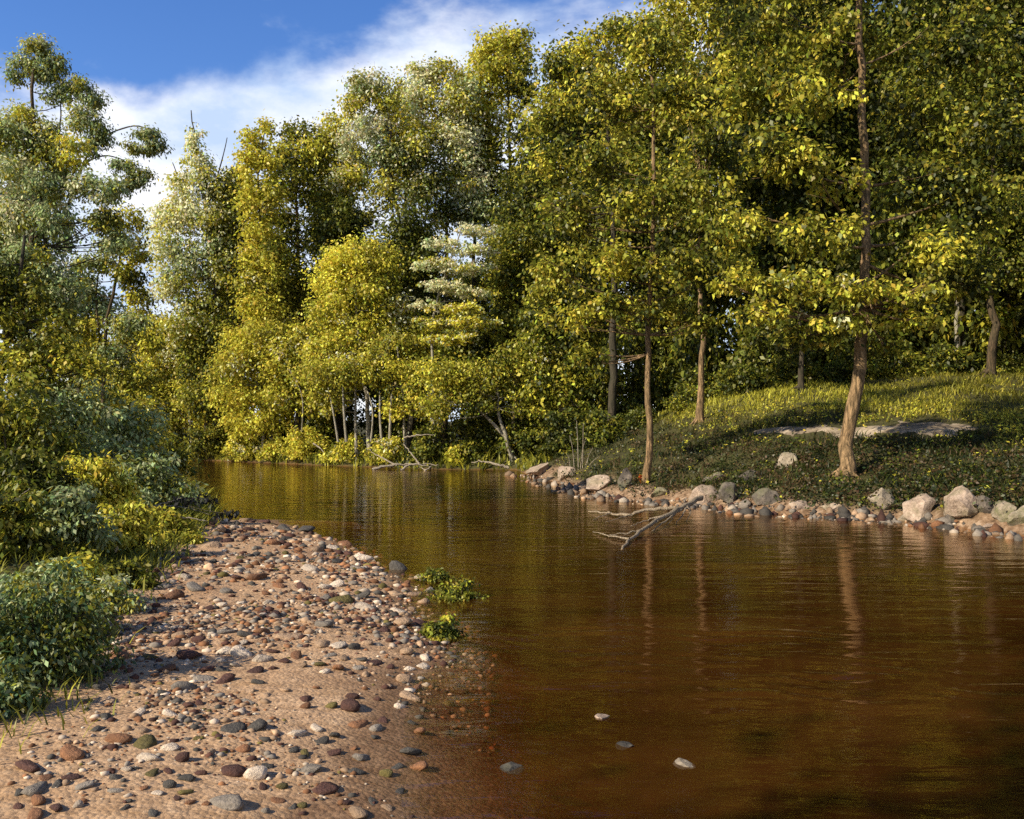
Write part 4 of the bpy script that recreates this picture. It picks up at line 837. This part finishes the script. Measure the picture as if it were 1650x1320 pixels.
for lab, ls in [('long pale dead branch at the left edge above the bank',[(0.022,(-10,870,11.5),(30,835,11.3),(62,808,11.2),(72,795,11.2)),(0.014,(10,850,11.4),(40,840,11.2),(58,838,11.2))]),
                ('grey dead twig rising from the hollow at left',[(0.018,(-5,850,11.8),(15,815,11.6),(38,796,11.5),(48,786,11.5))]),
                ('pale stick lying across the lower left bank',[(0.018,(-10,882,10),(30,886,9.9),(60,888,9.9),(85,890,9.8))]),
                ('grey stick on the bush by the gravel tip',[(0.020,(135,832,12.5),(160,845,12.4),(180,858,12.3))]),
                ('thin pale branch over the water at the end of left bank',[(0.020,(200,822,14.5),(250,815,14.6),(290,803,14.8)),(0.012,(250,815,14.6),(300,818,14.6),(340,830,14.6))]),
                ('straw coloured stick low over the gravel tip',[(0.016,(270,832,13.2),(305,835,13.2),(335,840,13.2))]),
                ('bent grass coloured stick in the left foreground',[(0.008,(-8,1030,6.8),(20,1015,6.7),(40,1008,6.7))]),
                ('pale reed leaning at the bottom left corner',[(0.006,(-5,1245,5.1),(15,1225,5.1),(34,1205,5.1))])]:
    sticks('dead_branch', lab, 'branch', ls, M_DEAD, 'dead branches on the left bank')
# dark leaved twig hanging over the water
tw = sticks('leafy_twig', 'twig with blackish leaves hanging over the water by the gravel tip', 'branch', [(0.012,(235,830,14),(285,806,14.2),(325,803,14.2),(350,806,14.2)),(0.010,(300,815,14.1),(340,824,14),(375,828,14))], M_BARKD)
ml = MB(); cc = np.array([P(x, y, 14.1) for x, y in [(285,806),(300,808),(318,806),(335,803),(345,806),(352,828),(368,828),(380,826)]]); add_leaves(ml, cc, np.full((8, 3), 0.075), np.full((8, 3), 0.02), 0.07, 260, 0.9)
ml.build('leaves', M_LEAF, tw, np.array(tw.location))
# reeds
g0 = G(938, 755, 20); rd = empty('reed_clump', g0, 'clump of tall thin pale reeds among the left shore rocks', 'reeds')
for x0, y0, x1, y1, r in [(926,752,918,702,.018),(932,752,929,678,.02),(939,752,940,682,.02),(944,752,955,722,.016),(948,754,966,735,.014),(920,750,912,730,.013),(935,752,944,705,.013)]:
    q = np.array([P(x0, y0, g0[1]), P((x0*0.6+x1*0.4), y0*0.45+y1*0.55, g0[1]), P(x1, y1, g0[1])]); q[0, 2] = gz1(q[0, 0], q[0, 1])-0.05; lp = resample(q, 8)
    mb = MB(); tube(mb, lp, np.linspace(r, r*0.35, 8), 6, 0.02); mb.build('reed', M_REED if 'M_REED' in globals() else M_DEAD, rd, g0, True)
g0 = G(1033, 778, 20); make_shrub('rusty_fern', 'tiny tuft of rusty orange leaves at the slender trunk foot', g0, A3([0.16,0.16,0.22]), DOME, 0.07, 260, 'orange', cat='plant', stems=6, sub=5)
# leafy weeds on the lower right bank and rubble along its waterline
n = 1300; px = 890+rng.random(n)*800; py = 655+rng.random(n)**0.8*165; cen = []
for a, b in zip(px, py):
    g = G(a, b, 15, 42, 500)
    if g[2] > 0.12 and river_dist(g[:1], g[1:2])[0] > 0.22+0.4*rng.random() and path_dist(g[:1], g[1:2])[0] > 0.8: cen.append(g)
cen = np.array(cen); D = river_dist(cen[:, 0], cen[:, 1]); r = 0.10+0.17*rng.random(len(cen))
col = np.where((D+rng.normal(size=len(D))*0.9 > 6.3)[:, None], pal_pick('lit', len(cen)), pal_pick('bank', len(cen)))  # weeds take the painted sunlit tone higher up and the shaded one below
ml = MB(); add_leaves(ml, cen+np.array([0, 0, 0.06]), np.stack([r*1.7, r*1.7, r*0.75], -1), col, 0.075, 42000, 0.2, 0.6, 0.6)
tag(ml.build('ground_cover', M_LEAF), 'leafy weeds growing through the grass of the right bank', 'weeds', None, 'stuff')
def rubble(n=2000):
    v0, t0 = ICO1; i = rng.integers(20, 27, n); A = RIVER[i]; B = RIVER[i+1]; u = rng.random(n)[:, None]
    p = A+(B-A)*u; nn = np.stack([B[:, 1]-A[:, 1], -(B[:, 0]-A[:, 0])], -1); nn /= np.linalg.norm(nn, axis=1)[:, None]
    p = p+nn*(-0.15+1.1*rng.random(n)**1.4)[:, None]
    s = rng.choice([0.018, 0.03, 0.05, 0.09, 0.13], n, p=[.42, .32, .16, .07, .03]); c = np.array([STONE_COLS[k] for k in ('slate', 'grey', 'cream', 'tan', 'rust', 'maroon')])[rng.choice(6, n, p=[.27, .26, .07, .22, .04, .14])]
    c = 0.8*c*np.exp(0.3*rng.normal(size=(n, 1)))
    vv = v0[None]*(1+0.24*rng.normal(size=(n, len(v0), 1)))*s[:, None, None]*(0.6+0.8*rng.random((n, 1, 3)))
    vv += np.stack([p[:, 0], p[:, 1], np.maximum(gz(p[:, 0], p[:, 1]), -0.03)+s*0.2], -1)[:, None]
    t = (np.arange(n)[:, None, None]*len(v0)+t0[None]).reshape(-1, 3)
    mb = MB(); mb.add(vv.reshape(-1, 3), None, t, np.repeat(np.clip(c, .01, .6), len(v0), 0)); tag(mb.build('rubble', M_TINT), 'small broken stones along the right waterline', 'rubble', None, 'stuff')
rubble()

for px, py, w_, lab in [(735,958,0.42,'low olive weed clump among the stones at the gravel edge'),(712,1018,0.26,'small yellow green weed clump beside the reddish stone at waterline'),(700,930,0.24,'brownish olive weed tuft on the right rim of the gravel bar')]:
    Yw = 1.86*FPX/(py-HZ); make_shrub('weed_clump', lab, ((px-CX)/FPX*Yw, Yw, max(float(bar_z(np.array((px-CX)/FPX*Yw), np.array(Yw))), -0.04)), A3([w_, w_*0.8, 0.17]), DOME, 0.04, 2200, 'right', cat='weeds', stems=8, sub=8)
# back row that closes the left bank
for px, py, rx, ry, Y, pk, lab in [(40,400,90,150,28,'grey','pale leafy tree filling the left bank behind the umbrella tree'),(120,520,80,110,29,'grey','soft grey green tree behind the yellow tufted tree'),(210,600,60,90,33,'yellow','small bright tree right of the soft grey green tree')]:
    bl = [(px+rx*0.5*math.cos(a)*q, py-ry*0.6*math.sin(a)*q, rx*0.55, ry*0.42, pk) for a, q in [(0.3,1),(1.4,1),(2.6,1),(3.8,1),(5.2,1),(0,0)]]
    make_tree('bank_tree', lab, Y, [(px, 760), (px+4, py+ry*0.5), (px, py-ry*0.5)], 0.10, 0.03, bl, 0.14, 3.6, M_BARKD, pk, limbs=20)
# yellow leaves shed over the slope and the gravel
n = 2200; Y = 16+20*rng.random(n); X = 0.5+Y*0.6*rng.random(n); D = river_dist(X, Y); ok = (D > 0.3) & (D < 16); X, Y = X[ok], Y[ok]; Z = gz(X, Y)+0.06+0.06*rng.random(len(X))
ml = MB(); m = len(X); add_leaves(ml, np.stack([X, Y, Z], -1), np.full((m, 3), 0.03), pal_pick('gold', m), 0.09, m, 0.1, 0.65, flat=4)
tag(ml.build('fallen_leaves', M_LEAF), 'yellow leaves fallen on the right bank', 'leaves', None, 'stuff')

o = copy_tree(wt[0]); o['label'] = 'tall tree added out of view to shade the near river'; o['group'] = 'shade trees added behind the viewer'
o.location = (-10, -5, gz1(-10, -5)); o.rotation_euler = (0, 0, 0.7); o.scale = (0.8, 0.8, 0.8)  # unseen tree, added so its shadow darkens the near right water

bt = [make_shrub('forest_shrub', 'dark shrub at the upper rim of the bright grass', (0,0,0), A3([1.3,1.2,1.3]), DOME, 0.13, 3200, p_, group='shrubs along the forest rim', sub=10) for p_ in ('dark', 'right')]
for i, (x, y) in enumerate([(5.5,37.5),(7.5,37.6),(9.5,37),(11.5,36.4),(13.5,36.6),(15.5,36),(17.5,36),(19.5,35),(21.5,33),(23,31),(3.8,39),(12.5,38.5),(16.5,38),(8.5,39.5)]):
    o = bt[i] if i < 2 else copy_tree(bt[i % 2]); k = 0.75+0.6*((i*23) % 7)/7
    o.location = (x, y, gz1(x, y)-0.1); o.rotation_euler = (0, 0, i*1.7); o.scale = (k*1.1, k, k)
